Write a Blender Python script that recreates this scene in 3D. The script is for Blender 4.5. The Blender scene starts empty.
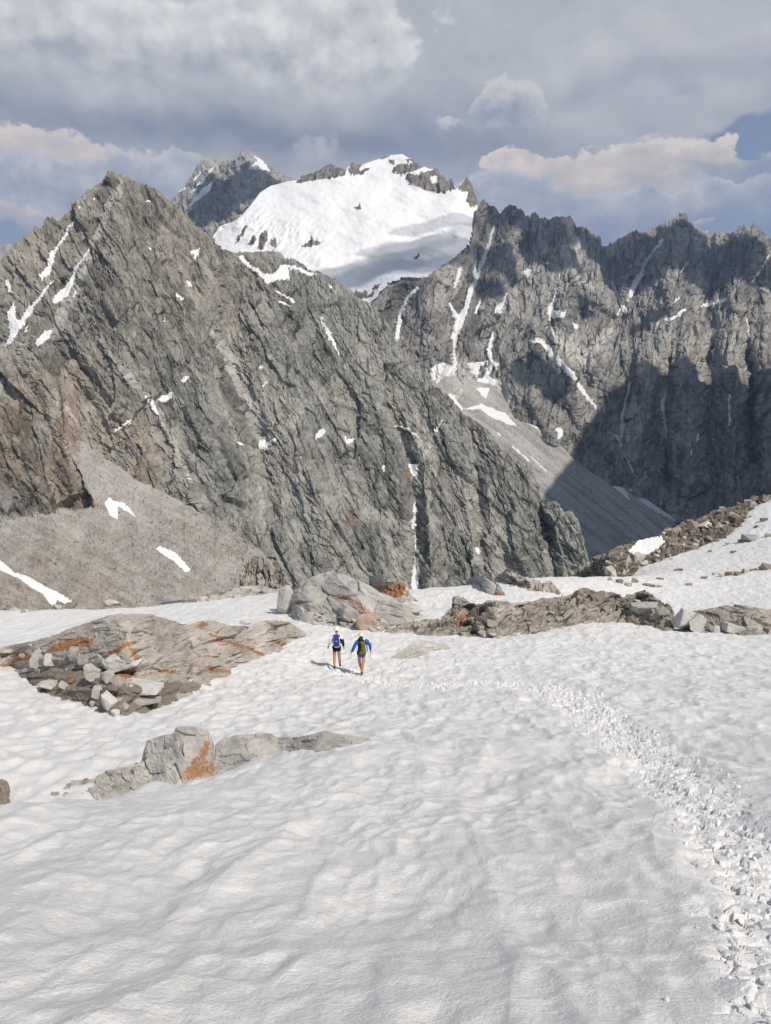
import bpy, bmesh, math, random
import numpy as np
from mathutils import Vector, Matrix

R = math.radians
sc = bpy.context.scene
C = sc.collection

# ------------------------------------------------------------------ camera
PITCH = R(6.0); F = 773.0; CX, CY = 385.5, 512.0; EYE = 1.65
cam_d = bpy.data.cameras.new('camera'); cam = bpy.data.objects.new('camera', cam_d); C.objects.link(cam)
cam.location = (0, 0, EYE); cam.rotation_euler = (R(90) - PITCH, 0, 0)
cam_d.sensor_fit = 'VERTICAL'; cam_d.sensor_height = 24; cam_d.lens = 24 * F / 1024
cam_d.clip_start = 0.1; cam_d.clip_end = 60000
sc.camera = cam

# ------------------------------------------------------------------ sun
SUN_AZ, SUN_EL = 140.0, 46.0
EXPO = 0.26
SUN = np.array([math.sin(R(SUN_AZ)) * math.cos(R(SUN_EL)), math.cos(R(SUN_AZ)) * math.cos(R(SUN_EL)), math.sin(R(SUN_EL))])
sun_d = bpy.data.lights.new('sun', 'SUN'); sun = bpy.data.objects.new('sun', sun_d); C.objects.link(sun)
sun_d.energy = 3.8; sun_d.angle = R(0.5); sun_d.color = (1.0, 0.915, 0.80)
sun.rotation_euler = Vector(SUN).to_track_quat('Z', 'Y').to_euler()

# ------------------------------------------------------------------ view
sc.view_settings.view_transform = 'Standard'; sc.view_settings.look = 'None'
sc.view_settings.exposure = EXPO; sc.view_settings.gamma = 1.0
sc.render.engine = 'CYCLES'
sc.cycles.use_denoising = True
sc.cycles.max_bounces = 5; sc.cycles.diffuse_bounces = 3; sc.cycles.glossy_bounces = 2
sc.cycles.transmission_bounces = 2; sc.cycles.volume_bounces = 0; sc.cycles.transparent_max_bounces = 32


def px2t(px, py):
    """pixel -> (x/y, z/y) slopes of its ray in the world"""
    px = np.asarray(px, float); py = np.asarray(py, float)
    dx = (px - CX) / F; dv = (CY - py) / F
    den = math.cos(PITCH) + dv * math.sin(PITCH)
    return dx / den, (dv * math.cos(PITCH) - math.sin(PITCH)) / den


def P3(px, py, Y):
    a, b = px2t(px, py)
    return np.stack([a * Y, np.broadcast_to(np.asarray(Y, float), np.shape(a)), EYE + b * Y], -1)


def Zm(x0, y0, pts, s=3.995):
    """points measured in an enlarged crop -> picture coordinates"""
    return [(x0 + p[0] / s, y0 + p[1] / s) + tuple(p[2:]) for p in pts]


# ------------------------------------------------------------------ node helper
class NT:
    def __init__(s, tree): s.t = tree; s.n = tree.nodes; s.l = tree.links
    def new(s, kind, **kw):
        n = s.n.new(kind)
        for k, v in kw.items(): setattr(n, k, v)
        return n
    def put(s, sock, v):
        if isinstance(v, bpy.types.NodeSocket): s.l.new(v, sock)
        elif isinstance(v, (tuple, list)) and sock.type == 'RGBA' and len(v) == 3: sock.default_value = (*v, 1)
        else: sock.default_value = v
    def m(s, op, a, b=0.0, c=0.0, clamp=False):
        n = s.new('ShaderNodeMath', operation=op, use_clamp=clamp)
        s.put(n.inputs[0], a); s.put(n.inputs[1], b)
        if op in ('MULTIPLY_ADD', 'SMOOTH_MIN', 'COMPARE'): s.put(n.inputs[2], c)
        return n.outputs[0]
    def vec(s, x, y, z):
        n = s.new('ShaderNodeCombineXYZ'); s.put(n.inputs[0], x); s.put(n.inputs[1], y); s.put(n.inputs[2], z); return n.outputs[0]
    def vm(s, op, a, b=(0, 0, 0)):
        n = s.new('ShaderNodeVectorMath', operation=op); s.put(n.inputs[0], a)
        if op == 'SCALE': s.put(n.inputs[3], b)
        else: s.put(n.inputs[1], b)
        return n.outputs[0]
    def mix(s, f, a, b, blend='MIX'):
        n = s.new('ShaderNodeMix', data_type='RGBA', blend_type=blend, clamp_factor=True)
        s.put(n.inputs[0], f); s.put(n.inputs[6], a); s.put(n.inputs[7], b); return n.outputs[2]
    def fmix(s, f, a, b):
        n = s.new('ShaderNodeMix', data_type='FLOAT', clamp_factor=True)
        s.put(n.inputs[0], f); s.put(n.inputs[2], a); s.put(n.inputs[3], b); return n.outputs[0]
    def noise(s, v, scale, detail=4, rough=0.5, dist=0.0):
        n = s.new('ShaderNodeTexNoise'); s.put(n.inputs['Vector'], v); n.inputs['Scale'].default_value = scale
        n.inputs['Detail'].default_value = detail; n.inputs['Roughness'].default_value = rough; n.inputs['Distortion'].default_value = dist
        return n.outputs['Fac']
    def smooth(s, v, a, b, lo=0.0, hi=1.0):
        n = s.new('ShaderNodeMapRange', interpolation_type='SMOOTHSTEP'); s.put(n.inputs[0], v)
        n.inputs[1].default_value = a; n.inputs[2].default_value = b; n.inputs[3].default_value = lo; n.inputs[4].default_value = hi
        return n.outputs[0]
    def ramp(s, v, stops):
        n = s.new('ShaderNodeValToRGB'); s.put(n.inputs[0], v); e = n.color_ramp.elements
        while len(e) < len(stops): e.new(0.5)
        for i, (p, c) in enumerate(stops): e[i].position = p; e[i].color = (*c, 1)
        return n.outputs[0]
    def attr(s, name):
        return s.new('ShaderNodeAttribute', attribute_name=name).outputs['Fac']
    def bump(s, h, strength, dist):
        n = s.new('ShaderNodeBump'); s.put(n.inputs['Height'], h); n.inputs['Strength'].default_value = strength; n.inputs['Distance'].default_value = dist
        return n.outputs[0]


def srgb(r, g, b):
    f = lambda c: (c / 255 / 12.92) if c <= 10.3 else ((c / 255 + 0.055) / 1.055) ** 2.4
    return (f(r), f(g), f(b))


# ------------------------------------------------------------------ sky
def build_world():
    w = bpy.data.worlds.new('World'); sc.world = w; w.use_nodes = True
    w.node_tree.nodes.clear(); t = NT(w.node_tree)
    out = t.new('ShaderNodeOutputWorld'); bg = t.new('ShaderNodeBackground'); t.l.new(bg.outputs[0], out.inputs[0])
    STR = 0.1; bg.inputs[1].default_value = STR
    sky = t.new('ShaderNodeTexSky', sky_type='NISHITA', sun_disc=False)
    sky.sun_elevation = R(SUN_EL); sky.sun_rotation = R(SUN_AZ); sky.altitude = 2500; sky.air_density = 1.0; sky.dust_density = 0.6
    d = t.new('ShaderNodeTexCoord').outputs['Generated']
    sx = t.new('ShaderNodeSeparateXYZ'); t.l.new(d, sx.inputs[0])
    az = t.m('ARCTAN2', sx.outputs[0], sx.outputs[1]); el = t.m('ARCSINE', sx.outputs[2])

    def ae(px, py):
        a, b = px2t(px, py); v = np.array([a, 1.0, b], float); v /= np.linalg.norm(v)
        return math.atan2(v[0], v[1]), math.asin(v[2])

    def blob(px, py, rx, ry, amp, U=None, V=None):
        a, e = ae(px, py); rx /= F; ry /= F
        x = t.m('MULTIPLY', t.m('SUBTRACT', U or az, a), 1 / rx); y = t.m('MULTIPLY', t.m('SUBTRACT', V or el, e), 1 / ry)
        q = t.m('ADD', t.m('MULTIPLY', x, x), t.m('MULTIPLY', y, y))
        return t.m('MULTIPLY', t.m('EXPONENT', t.m('MULTIPLY', q, -1.0)), amp)

    def total(lst):
        r = lst[0]
        for k in lst[1:]: r = t.m('ADD', r, k)
        return r
    # hand placed masses, bent by a shared warp so that their edges billow
    base = t.vec(az, t.m('MULTIPLY', el, 1.4), 0.0)
    wn = t.new('ShaderNodeTexNoise'); t.l.new(base, wn.inputs['Vector']); wn.inputs['Scale'].default_value = 6; wn.inputs['Detail'].default_value = 7; wn.inputs['Roughness'].default_value = 0.6
    ws = t.new('ShaderNodeSeparateXYZ'); t.l.new(t.vm('SUBTRACT', wn.outputs['Color'], (0.5, 0.5, 0.5)), ws.inputs[0])
    U = t.m('ADD', az, t.m('MULTIPLY', ws.outputs[0], 0.16)); V = t.m('ADD', el, t.m('MULTIPLY', ws.outputs[1], 0.10))
    p = t.vec(az, t.m('MULTIPLY', el, 1.25), 0.3)
    off = (0.010, 0.020, 0.0)

    wn2 = t.new('ShaderNodeTexNoise'); t.l.new(base, wn2.inputs['Vector']); wn2.inputs['Scale'].default_value = 7; wn2.inputs['Detail'].default_value = 2

    def heap(v, scale, rough):
        """heaped rounded cloud heads of several sizes"""
        k = t.new('ShaderNodeTexVoronoi', voronoi_dimensions='2D', feature='F1', normalize=True)
        t.l.new(v, k.inputs['Vector']); k.inputs['Scale'].default_value = scale; k.inputs['Detail'].default_value = 3.0; k.inputs['Roughness'].default_value = rough
        k.inputs['Lacunarity'].default_value = 2.1
        return t.m('SUBTRACT', 1.0, k.outputs['Distance'])

    def puffs(shift, scale, rough):
        """cloud height and how far it faces the sun"""
        q = t.vm('ADD', t.vm('ADD', p, t.vm('SCALE', t.vm('SUBTRACT', wn2.outputs['Color'], (0.5, 0.5, 0.5)), 0.03)), shift)
        q2 = t.vm('ADD', q, off)
        a = t.m('ADD', t.m('MULTIPLY', t.noise(q, scale, 7, 0.55), 0.5), t.m('MULTIPLY', heap(q, scale * 2.2, rough), 0.5))
        b = t.m('ADD', t.m('MULTIPLY', t.noise(q2, scale, 7, 0.55), 0.5), t.m('MULTIPLY', heap(q2, scale * 2.2, rough), 0.5))
        return t.m('SUBTRACT', a, 0.14), t.m('SUBTRACT', a, b)

    n1, lit1 = puffs((0, 0, 0), 4.6, 0.55)
    n2, lit2 = puffs((3.1, 1.7, 0.4), 9.5, 0.55)
    nf = t.noise(p, 3.2, 5, 0.5)

    def bank(blobs, n, lit, amp, edge, deep, kl, top, bot, soft=0.09, thr=0.5):
        """a cloud bank: heaped upper outline, lit heads, shaded and dissolving base: -> cover, colour"""
        f = t.m('ADD', total([blob(*q, U, V) for q in blobs]), t.m('MULTIPLY', t.m('SUBTRACT', n, 0.5), amp))
        e0, e1 = ae(CX, bot)[1], ae(CX, top)[1]
        h = t.smooth(V, e0, e1)                       # 0 at the base, 1 at the heads
        a = t.m('MULTIPLY', t.smooth(f, thr, thr + soft), t.smooth(h, 0.0, 0.45))
        g = total([t.m('MULTIPLY', h, 0.42), t.m('MULTIPLY', lit, kl), t.m('MULTIPLY', t.m('SUBTRACT', n, 0.5), 0.9), 0.22, t.m('MULTIPLY', t.smooth(f, thr + 0.5, thr), 0.22)])
        return a, t.ramp(g, [(0.15, deep), (0.50, tuple(0.5 * x + 0.5 * y for x, y in zip(edge, deep))), (0.85, edge)])

    # upper deck: a smooth grey layer, dark underneath
    deck = total([
        blob(150, 30, 260, 60, 0.16, U, V), blob(640, 25, 200, 60, 0.08, U, V), blob(715, 60, 120, 40, 0.10, U, V),
        blob(180, 118, 190, 22, -0.20, U, V), blob(350, 132, 200, 24, -0.26, U, V), blob(480, 60, 110, 60, -0.06, U, V), blob(20, 104, 110, 16, -0.12, U, V), blob(470, 150, 120, 20, -0.12, U, V)])
    b1 = total([0.60, deck, t.m('MULTIPLY', t.m('SUBTRACT', nf, 0.5), 0.35), t.m('MULTIPLY', t.m('SUBTRACT', n1, 0.5), 0.22), t.m('MULTIPLY', lit1, 0.5)])
    c1 = t.ramp(b1, [(0.06, srgb(122, 133, 153)), (0.26, srgb(144, 154, 172)), (0.46, srgb(170, 175, 186)), (0.66, srgb(192, 195, 201)), (0.95, srgb(222, 222, 223))])
    cov = total([blob(748, 148, 56, 22, -0.95, U, V), blob(690, 88, 30, 12, -0.40, U, V), blob(112, 4, 14, 7, -0.55, U, V), blob(640, 235, 240, 34, -0.8, U, V), blob(20, 250, 100, 26, -0.9, U, V), blob(590, 132, 60, 10, -0.30, U, V), blob(530, 180, 60, 20, -0.30, U, V)])
    a1 = t.smooth(total([0.95, cov, t.m('MULTIPLY', t.m('SUBTRACT', n1, 0.5), 0.9)]), 0.30, 0.62)
    layers = [(a1, c1),
        bank([(120, 20, 190, 46, 0.9), (335, 36, 95, 44, 1.0), (20, 55, 80, 26, 0.6), (240, 84, 130, 22, 0.5), (200, 50, 120, 40, 0.4)], n1, lit1, 2.6, srgb(240, 239, 237), srgb(178, 182, 191), 2.4, 0, 122, 0.26, 0.42),
        bank([(690, 62, 120, 40, 0.8), (612, 104, 90, 26, 0.7)], n1, lit1, 2.2, srgb(206, 205, 209), srgb(168, 174, 187), 1.6, 30, 135, 0.35, 0.42),
        bank([(520, 108, 46, 26, 1.1), (480, 116, 40, 16, 0.6)], n2, lit2, 2.2, srgb(216, 214, 215), srgb(160, 168, 183), 1.5, 88, 136, 0.16, 0.45),
        bank([(630, 172, 95, 28, 1.2), (512, 156, 46, 15, 1.0), (752, 190, 55, 17, 1.1), (30, 142, 120, 26, 1.05)], n2, lit2, 2.2, srgb(233, 222, 214), srgb(190, 186, 192), 1.6, 125, 220, 0.13),
        bank([(312, 152, 34, 30, 0.9)], n2, lit2, 2.2, srgb(205, 201, 203), srgb(170, 176, 189), 1.4, 125, 190, 0.5, 0.35),
        bank([(8, 213, 90, 17, 1.1)], n2, lit2, 1.6, srgb(226, 211, 205), srgb(188, 184, 192), 1.4, 196, 245, 0.14),
        bank([(545, 206, 70, 26, 1.1), (625, 214, 70, 24, 1.2), (705, 214, 80, 22, 1.0), (484, 200, 45, 32, 0.9), (80, 180, 140, 26, 1.1), (205, 182, 65, 26, 0.9)], n2, lit2, -2.2, srgb(206, 206, 211), srgb(158, 168, 187), 1.3, 165, 262, 0.10),
        bank([(705, 226, 32, 12, 0.95), (645, 226, 30, 8, 0.7)], n2, lit2, 1.6, srgb(226, 213, 207), srgb(186, 184, 192), 1.4, 212, 250, 0.14)]
    # clear air between the clouds, paler and greyer toward the horizon
    col = None
    haze = t.smooth(el, 0.0, 0.6, 0.92, 0.35)
    clear = t.mix(haze, t.vm('SCALE', sky.outputs[0], STR), srgb(152, 165, 188))
    col = clear
    for a_, c_ in layers: col = t.mix(a_, col, c_)
    # away from the valley ahead the cover thins to broken cloud
    fr = t.smooth(el, 0.62, 0.95); back = t.smooth(sx.outputs[1], 0.25, -0.2)
    away = t.m('MAXIMUM', fr, back)
    bn = t.smooth(t.noise(d, 2.6, 5, 0.55), 0.46, 0.64)
    over = t.mix(bn, t.vm('SCALE', sky.outputs[0], STR), srgb(192, 192, 194))
    col = t.mix(away, col, over)
    t.l.new(t.vm('SCALE', col, 0.96 * 2 ** -EXPO / STR), bg.inputs[0])
    w.cycles.sampling_method = 'MANUAL'; w.cycles.sample_map_resolution = 512


build_world()

# ------------------------------------------------------------------ numpy noise
_rs = np.random.RandomState(7)
_PERM = np.concatenate([_rs.permutation(1024)] * 3)
_G = np.stack([np.cos(_rs.rand(1024) * 6.2832), np.zeros(1024)], 1); _ang = _rs.rand(1024) * 6.2832
_G = np.stack([np.cos(_ang), np.sin(_ang)], 1)
_RND = _rs.rand(1024, 6)


def _h(ix, iy, seed): return _PERM[_PERM[(ix + seed * 131) & 1023] + (iy & 1023)]


def perlin(x, y, seed=0):
    ix = np.floor(x).astype(np.int64); iy = np.floor(y).astype(np.int64); fx = x - ix; fy = y - iy
    u = fx * fx * fx * (fx * (fx * 6 - 15) + 10); v = fy * fy * fy * (fy * (fy * 6 - 15) + 10)
    def g(a, b):
        k = _G[_h(ix + a, iy + b, seed)]; return k[..., 0] * (fx - a) + k[..., 1] * (fy - b)
    a = g(0, 0); b = g(1, 0); c = g(0, 1); e = g(1, 1)
    a += (b - a) * u; c += (e - c) * u
    return (a + (c - a) * v) * 1.5


def fbm(x, y, oct=4, seed=0, gain=0.5, lac=2.03):
    r = 0; a = 1.0; s = 0
    for k in range(oct):
        r = r + a * perlin(x, y, seed + k); s += a; a *= gain; x = x * lac + 17.3; y = y * lac + 5.9
    return r / s


def ridged(x, y, oct=4, seed=0, gain=0.5, lac=2.03):
    r = 0; a = 1.0; s = 0
    for k in range(oct):
        r = r + a * (1 - np.abs(perlin(x, y, seed + k)) * 2); s += a; a *= gain; x = x * lac + 11.3; y = y * lac + 7.9
    return r / s


def facet(x, y, seed=0, tilt=1.0):
    """broken planes: each Voronoi cell is a tilted plate. -> height, F2-F1, random tone"""
    ix = np.floor(x).astype(np.int64); iy = np.floor(y).astype(np.int64)
    f1 = np.full(x.shape, 9.0); f2 = np.full(x.shape, 9.0); h = np.zeros(x.shape); tn = np.zeros(x.shape)
    for a in (-1, 0, 1):
        for b in (-1, 0, 1):
            r = _RND[_h(ix + a, iy + b, seed)]
            dx = x - (ix + a + r[..., 0]); dy = y - (iy + b + r[..., 1]); dd = dx * dx + dy * dy
            near = dd < f1
            f2 = np.where(near, f1, np.minimum(f2, dd)); f1 = np.where(near, dd, f1)
            h = np.where(near, (r[..., 2] - 0.5) + tilt * ((r[..., 3] - 0.5) * dx * 2 + (r[..., 4] - 0.5) * dy * 2), h)
            tn = np.where(near, r[..., 5], tn)
    return h, np.sqrt(f2) - np.sqrt(f1), tn


def sstep(a, b, v):
    t = np.clip((v - a) / (b - a), 0, 1); return t * t * (3 - 2 * t)


def seg_dist(x, y, pts):
    """distance to a polyline, the width there (third value of a point) and the side"""
    best = np.full(x.shape, 1e9); wd = np.zeros(x.shape); side = np.zeros(x.shape); tt = np.zeros(x.shape)
    n = len(pts) - 1
    for i in range(n):
        p, q = pts[i], pts[i + 1]
        ex, ey = q[0] - p[0], q[1] - p[1]; L = ex * ex + ey * ey + 1e-9
        t = np.clip(((x - p[0]) * ex + (y - p[1]) * ey) / L, 0, 1)
        dx = x - p[0] - t * ex; dy = y - p[1] - t * ey; d = np.hypot(dx, dy)
        m = d < best; best = np.where(m, d, best)
        if len(p) > 2: wd = np.where(m, p[2] + (q[2] - p[2]) * t, wd)
        side = np.where(m, np.sign(ex * (y - p[1]) - ey * (x - p[0])), side)
        tt = np.where(m, (i + t) / n, tt)
    return best, wd, side, tt


def poly_sd(x, y, pts):
    """signed distance (inside negative)"""
    d = np.full(x.shape, 1e9); ins = np.zeros(x.shape, bool); n = len(pts)
    for i in range(n):
        p, q = pts[i], pts[(i + 1) % n]
        ex, ey = q[0] - p[0], q[1] - p[1]; L = ex * ex + ey * ey + 1e-9
        t = np.clip(((x - p[0]) * ex + (y - p[1]) * ey) / L, 0, 1)
        d = np.minimum(d, np.hypot(x - p[0] - t * ex, y - p[1] - t * ey))
        if p[1] != q[1]:
            c = ((p[1] > y) != (q[1] > y)) & (x < (q[0] - p[0]) * (y - p[1]) / (q[1] - p[1]) + p[0]); ins ^= c
    return np.where(ins, -d, d)


def mask(px, py, polys=(), strokes=(), soft=0.5, rag=0.8, seed=3, margin=5):
    """1 inside the traced patches, with ragged edges"""
    out = np.zeros(px.shape)
    qx = px + rag * fbm(px / 3.0, py / 3.0, 3, seed) * 2.0; qy = py + rag * fbm(px / 3.0 + 40, py / 3.0, 3, seed + 5) * 2.0
    for kind, lst in (('p', polys), ('s', strokes)):
        for pts in lst:
            xs = [p[0] for p in pts]; ys = [p[1] for p in pts]; mg = margin + (max(p[2] for p in pts) if kind == 's' else 0)
            sel = np.nonzero((px > min(xs) - mg) & (px < max(xs) + mg) & (py > min(ys) - mg) & (py < max(ys) + mg))
            if not len(sel[0]): continue
            if kind == 'p': sd = poly_sd(qx[sel], qy[sel], pts)
            else:
                d, w, _, _ = seg_dist(qx[sel], qy[sel], pts); sd = d - w
            out[sel] = np.maximum(out[sel], 1 - sstep(-soft, soft, sd))
    return out


# ------------------------------------------------------------------ mesh helpers
def mesh_np(name, v, f, mat, smooth=False, attrs=None, parent=None):
    me = bpy.data.meshes.new(name); v = np.ascontiguousarray(v, np.float32); f = np.ascontiguousarray(f, np.int32)
    k = f.shape[1]
    me.vertices.add(len(v)); me.vertices.foreach_set('co', v.ravel())
    me.loops.add(f.size); me.loops.foreach_set('vertex_index', f.ravel())
    me.polygons.add(len(f)); me.polygons.foreach_set('loop_start', np.arange(0, f.size, k, dtype=np.int32))
    me.polygons.foreach_set('use_smooth', np.full(len(f), smooth))
    for a, val in (attrs or {}).items():
        me.attributes.new(a, 'FLOAT', 'POINT').data.foreach_set('value', np.ascontiguousarray(val, np.float32).ravel())
    me.update(calc_edges=True); me.validate()
    if mat: me.materials.append(mat)
    o = bpy.data.objects.new(name, me); C.objects.link(o)
    if parent: o.parent = parent
    return o


def grid_faces(nr, nc):
    i = np.arange(nr * nc).reshape(nr, nc)
    return np.stack([i[:-1, :-1].ravel(), i[1:, :-1].ravel(), i[1:, 1:].ravel(), i[:-1, 1:].ravel()], 1)


def grid_normals(Pt):
    du = np.gradient(Pt, axis=1); dv = np.gradient(Pt, axis=0)
    n = np.cross(du, dv); n /= np.linalg.norm(n, axis=-1, keepdims=True) + 1e-12
    return n


def tag(o, label=None, cat=None, group=None, kind=None):
    if label: o['label'] = label
    if cat: o['category'] = cat
    if group: o['group'] = group
    if kind: o['kind'] = kind
    return o


def curve(pts, q):
    xs = np.array([p[0] for p in pts], float); o = np.argsort(xs, kind='stable')
    return [np.interp(q, xs[o], np.array([p[k] for p in pts], float)[o]) for k in range(1, len(pts[0]))]


def relief(name, sky, base, step, mat, mod=None, disp=None, attrs=None, jag=0.0, jagw=4.0, back=None, smooth=False, rowstep=None, seed=0, keep=0.35, plane=None):
    """A mountain face or a rock outcrop. sky and base are its crest and its foot, each point with its own distance;
    between them the face is a plane per column, broken up by mod (metres away from the viewer) and disp (metres along the normal);
    behind the crest the ground falls away again."""
    px = np.arange(sky[0][0], sky[-1][0] + step * 0.5, step)
    ty, tY = curve(sky, px); by, bY = curve(base, px)
    ty0 = ty.copy(); by0 = by.copy()
    if jag:
        j, _, _ = facet(px / jagw, px * 0 + seed * 3.7 + 0.5, seed, 0.6); j2, _, _ = facet(px / jagw * 2.7, px * 0 + seed * 1.7 + 0.5, seed + 1, 0.6)
        ty = ty + jag * (j + 0.5 * j2)
    by = np.maximum(by, ty + 0.6)
    if plane is None:   # the planes ignore the small teeth of the crest
        k0 = np.exp(-np.linspace(-2, 2, int((26 if step >= 0.7 else 9) / step) | 1) ** 2); k0 /= k0.sum(); n0 = len(k0) // 2
        sm = lambda q: np.convolve(np.pad(q, n0, mode='edge'), k0, 'valid')
        tY = sm(tY); bY = sm(bY); ty0 = sm(ty0); by0 = np.maximum(sm(by0), ty0 + 0.3)
    nr = int(max(4, np.max(by - ty) / (rowstep or step))) + 1
    v = np.linspace(0, 1, nr)[:, None]
    PX = np.broadcast_to(px, (nr, len(px))).copy(); PY = ty + (by - ty) * v
    _, ztT = px2t(px, ty0); _, ztB = px2t(px, by0)
    m = (ztT * tY - ztB * bY) / np.maximum(tY - bY, 1e-6)
    xt, zt = px2t(PX, PY)
    if plane is None: Y = (ztB * bY - m * bY) / (zt - m)
    else:   # one tilted plane in the world, bent at its upper edge to meet the rock above
        pa, pb = plane
        tX = px2t(px, ty0)[0] * tY; c = float(np.median(ztT * tY - pa * tX - pb * tY))
        Y = c / (zt - pb - pa * xt)
        ker = np.exp(-np.linspace(-2, 2, int(30 / step) | 1) ** 2); ker /= ker.sum()
        e = tY - c / (ztT - pb - pa * xt[0]); n_ = len(ker) // 2
        e = np.convolve(np.pad(e, n_, mode='edge'), ker, 'valid')
        k2 = np.exp(-np.linspace(-2, 2, int(90 / step) | 1) ** 2); k2 /= k2.sum(); n2 = len(k2) // 2
        tys = np.convolve(np.pad(ty0, n2, mode='edge'), k2, 'valid'); e = np.convolve(np.pad(e, n2, mode='edge'), k2, 'valid')
        Y = Y + e[None] * np.exp(-np.abs(PY - tys) / 60.0)
    if mod is not None: Y = Y + mod(PX, PY, Y)
    P = np.stack([xt * Y, Y, EYE + zt * Y], -1)
    if disp is not None:
        n = grid_normals(P)
        flip = np.sum(n * P, -1) > 0; n[flip] *= -1
        top = (PY - ty)
        fade = keep + (1 - keep) * sstep(0, 8 * step + 3, top)
        # a smoothed normal keeps the displaced surface clean
        P = P + n * (disp(PX, PY, Y) * fade)[..., None]
    at = attrs(PX, PY, Y) if attrs else {}
    bk = back or (tY.mean() * 0.03, 1.0, 6)
    rows = []
    top = P[0]
    for k in range(bk[2], 0, -1):
        dY = bk[0] * k
        q = top * ((top[:, 1:2] + dY) / top[:, 1:2]); q[:, 2] = top[:, 2] - bk[1] * dY + (fbm(px / 9.0, px * 0 + k * 3.1, 3, seed) * bk[0] * 0.35)
        rows.append(q)
    full = np.concatenate([np.array(rows), P], 0) if rows else P
    at = {a: np.concatenate([np.repeat(val[:1], len(rows), 0), val], 0) for a, val in at.items()}
    o = mesh_np(name, full.reshape(-1, 3), grid_faces(*full.shape[:2])[:, ::-1], mat, smooth, at)
    return o, (PX, PY, P)


def depth_at(grid, px, py):
    PX, PY, P = grid
    i = int(np.clip(round((px - PX[0, 0]) / (PX[0, 1] - PX[0, 0])), 0, PX.shape[1] - 1))
    return float(np.interp(py, PY[:, i], P[:, i, 1]))


# ------------------------------------------------------------------ materials
def new_mat(name):
    m = bpy.data.materials.new(name); m.use_nodes = True; t = NT(m.node_tree)
    b = m.node_tree.nodes['Principled BSDF']
    return m, t, b


def pos(t): return t.new('ShaderNodeNewGeometry').outputs['Position']


SNOW_COL = (0.74, 0.745, 0.755)


def mountain_mat(name, dark, mid, light, warmc, unit, snowc=SNOW_COL, bumpd=1.0):
    """unit: metres of the middle mottling"""
    m, t, b = new_mat(name); p = pos(t)
    n1 = t.noise(p, 1 / (unit * 6), 6, 0.6); n2 = t.noise(p, 1 / unit, 6, 0.65); n3 = t.noise(p, 1 / (unit * 0.22), 3, 0.6)
    tone = t.attr('tone'); tint = t.attr('tint'); pale = t.attr('pale'); sn = t.attr('snow')
    f = t.m('ADD', t.m('ADD', t.m('MULTIPLY', n1, 0.30), t.m('MULTIPLY', n2, 0.45)), t.m('ADD', t.m('MULTIPLY', n3, 0.20), t.m('MULTIPLY', t.m('SUBTRACT', tone, 0.5), 0.42)))
    col = t.ramp(f, [(0.26, dark), (0.47, mid), (0.72, light)])
    col = t.mix(t.m('MULTIPLY', tint, t.smooth(n2, 0.25, 0.75, 0.35, 1.0)), col, t.mix(t.smooth(f, 0.3, 0.7), tuple(c * 0.55 for c in warmc), warmc))
    col = t.mix(t.m('MULTIPLY', pale, t.smooth(n3, 0.2, 0.7, 0.55, 1.0)), col, t.mix(n2, light, tuple(c * 1.5 for c in light)))
    col = t.mix(t.m('MULTIPLY', t.attr('crack'), 0.7), col, tuple(c * 0.45 for c in dark))
    snow = t.smooth(t.m('ADD', sn, t.m('MULTIPLY', t.m('SUBTRACT', n3, 0.5), 1.1)), 0.40, 0.62)
    col = t.mix(snow, col, snowc)
    t.put(b.inputs['Base Color'], col); b.inputs['Roughness'].default_value = 0.92; b.inputs['Specular IOR Level'].default_value = 0.15
    h = t.m('ADD', t.m('MULTIPLY', n2, 1.0), t.m('MULTIPLY', n3, 0.5))
    h = t.m('MULTIPLY', h, t.m('SUBTRACT', 1.0, t.m('MULTIPLY', snow, 0.9)))
    t.put(b.inputs['Normal'], t.bump(h, 0.6, bumpd))
    return m


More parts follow.
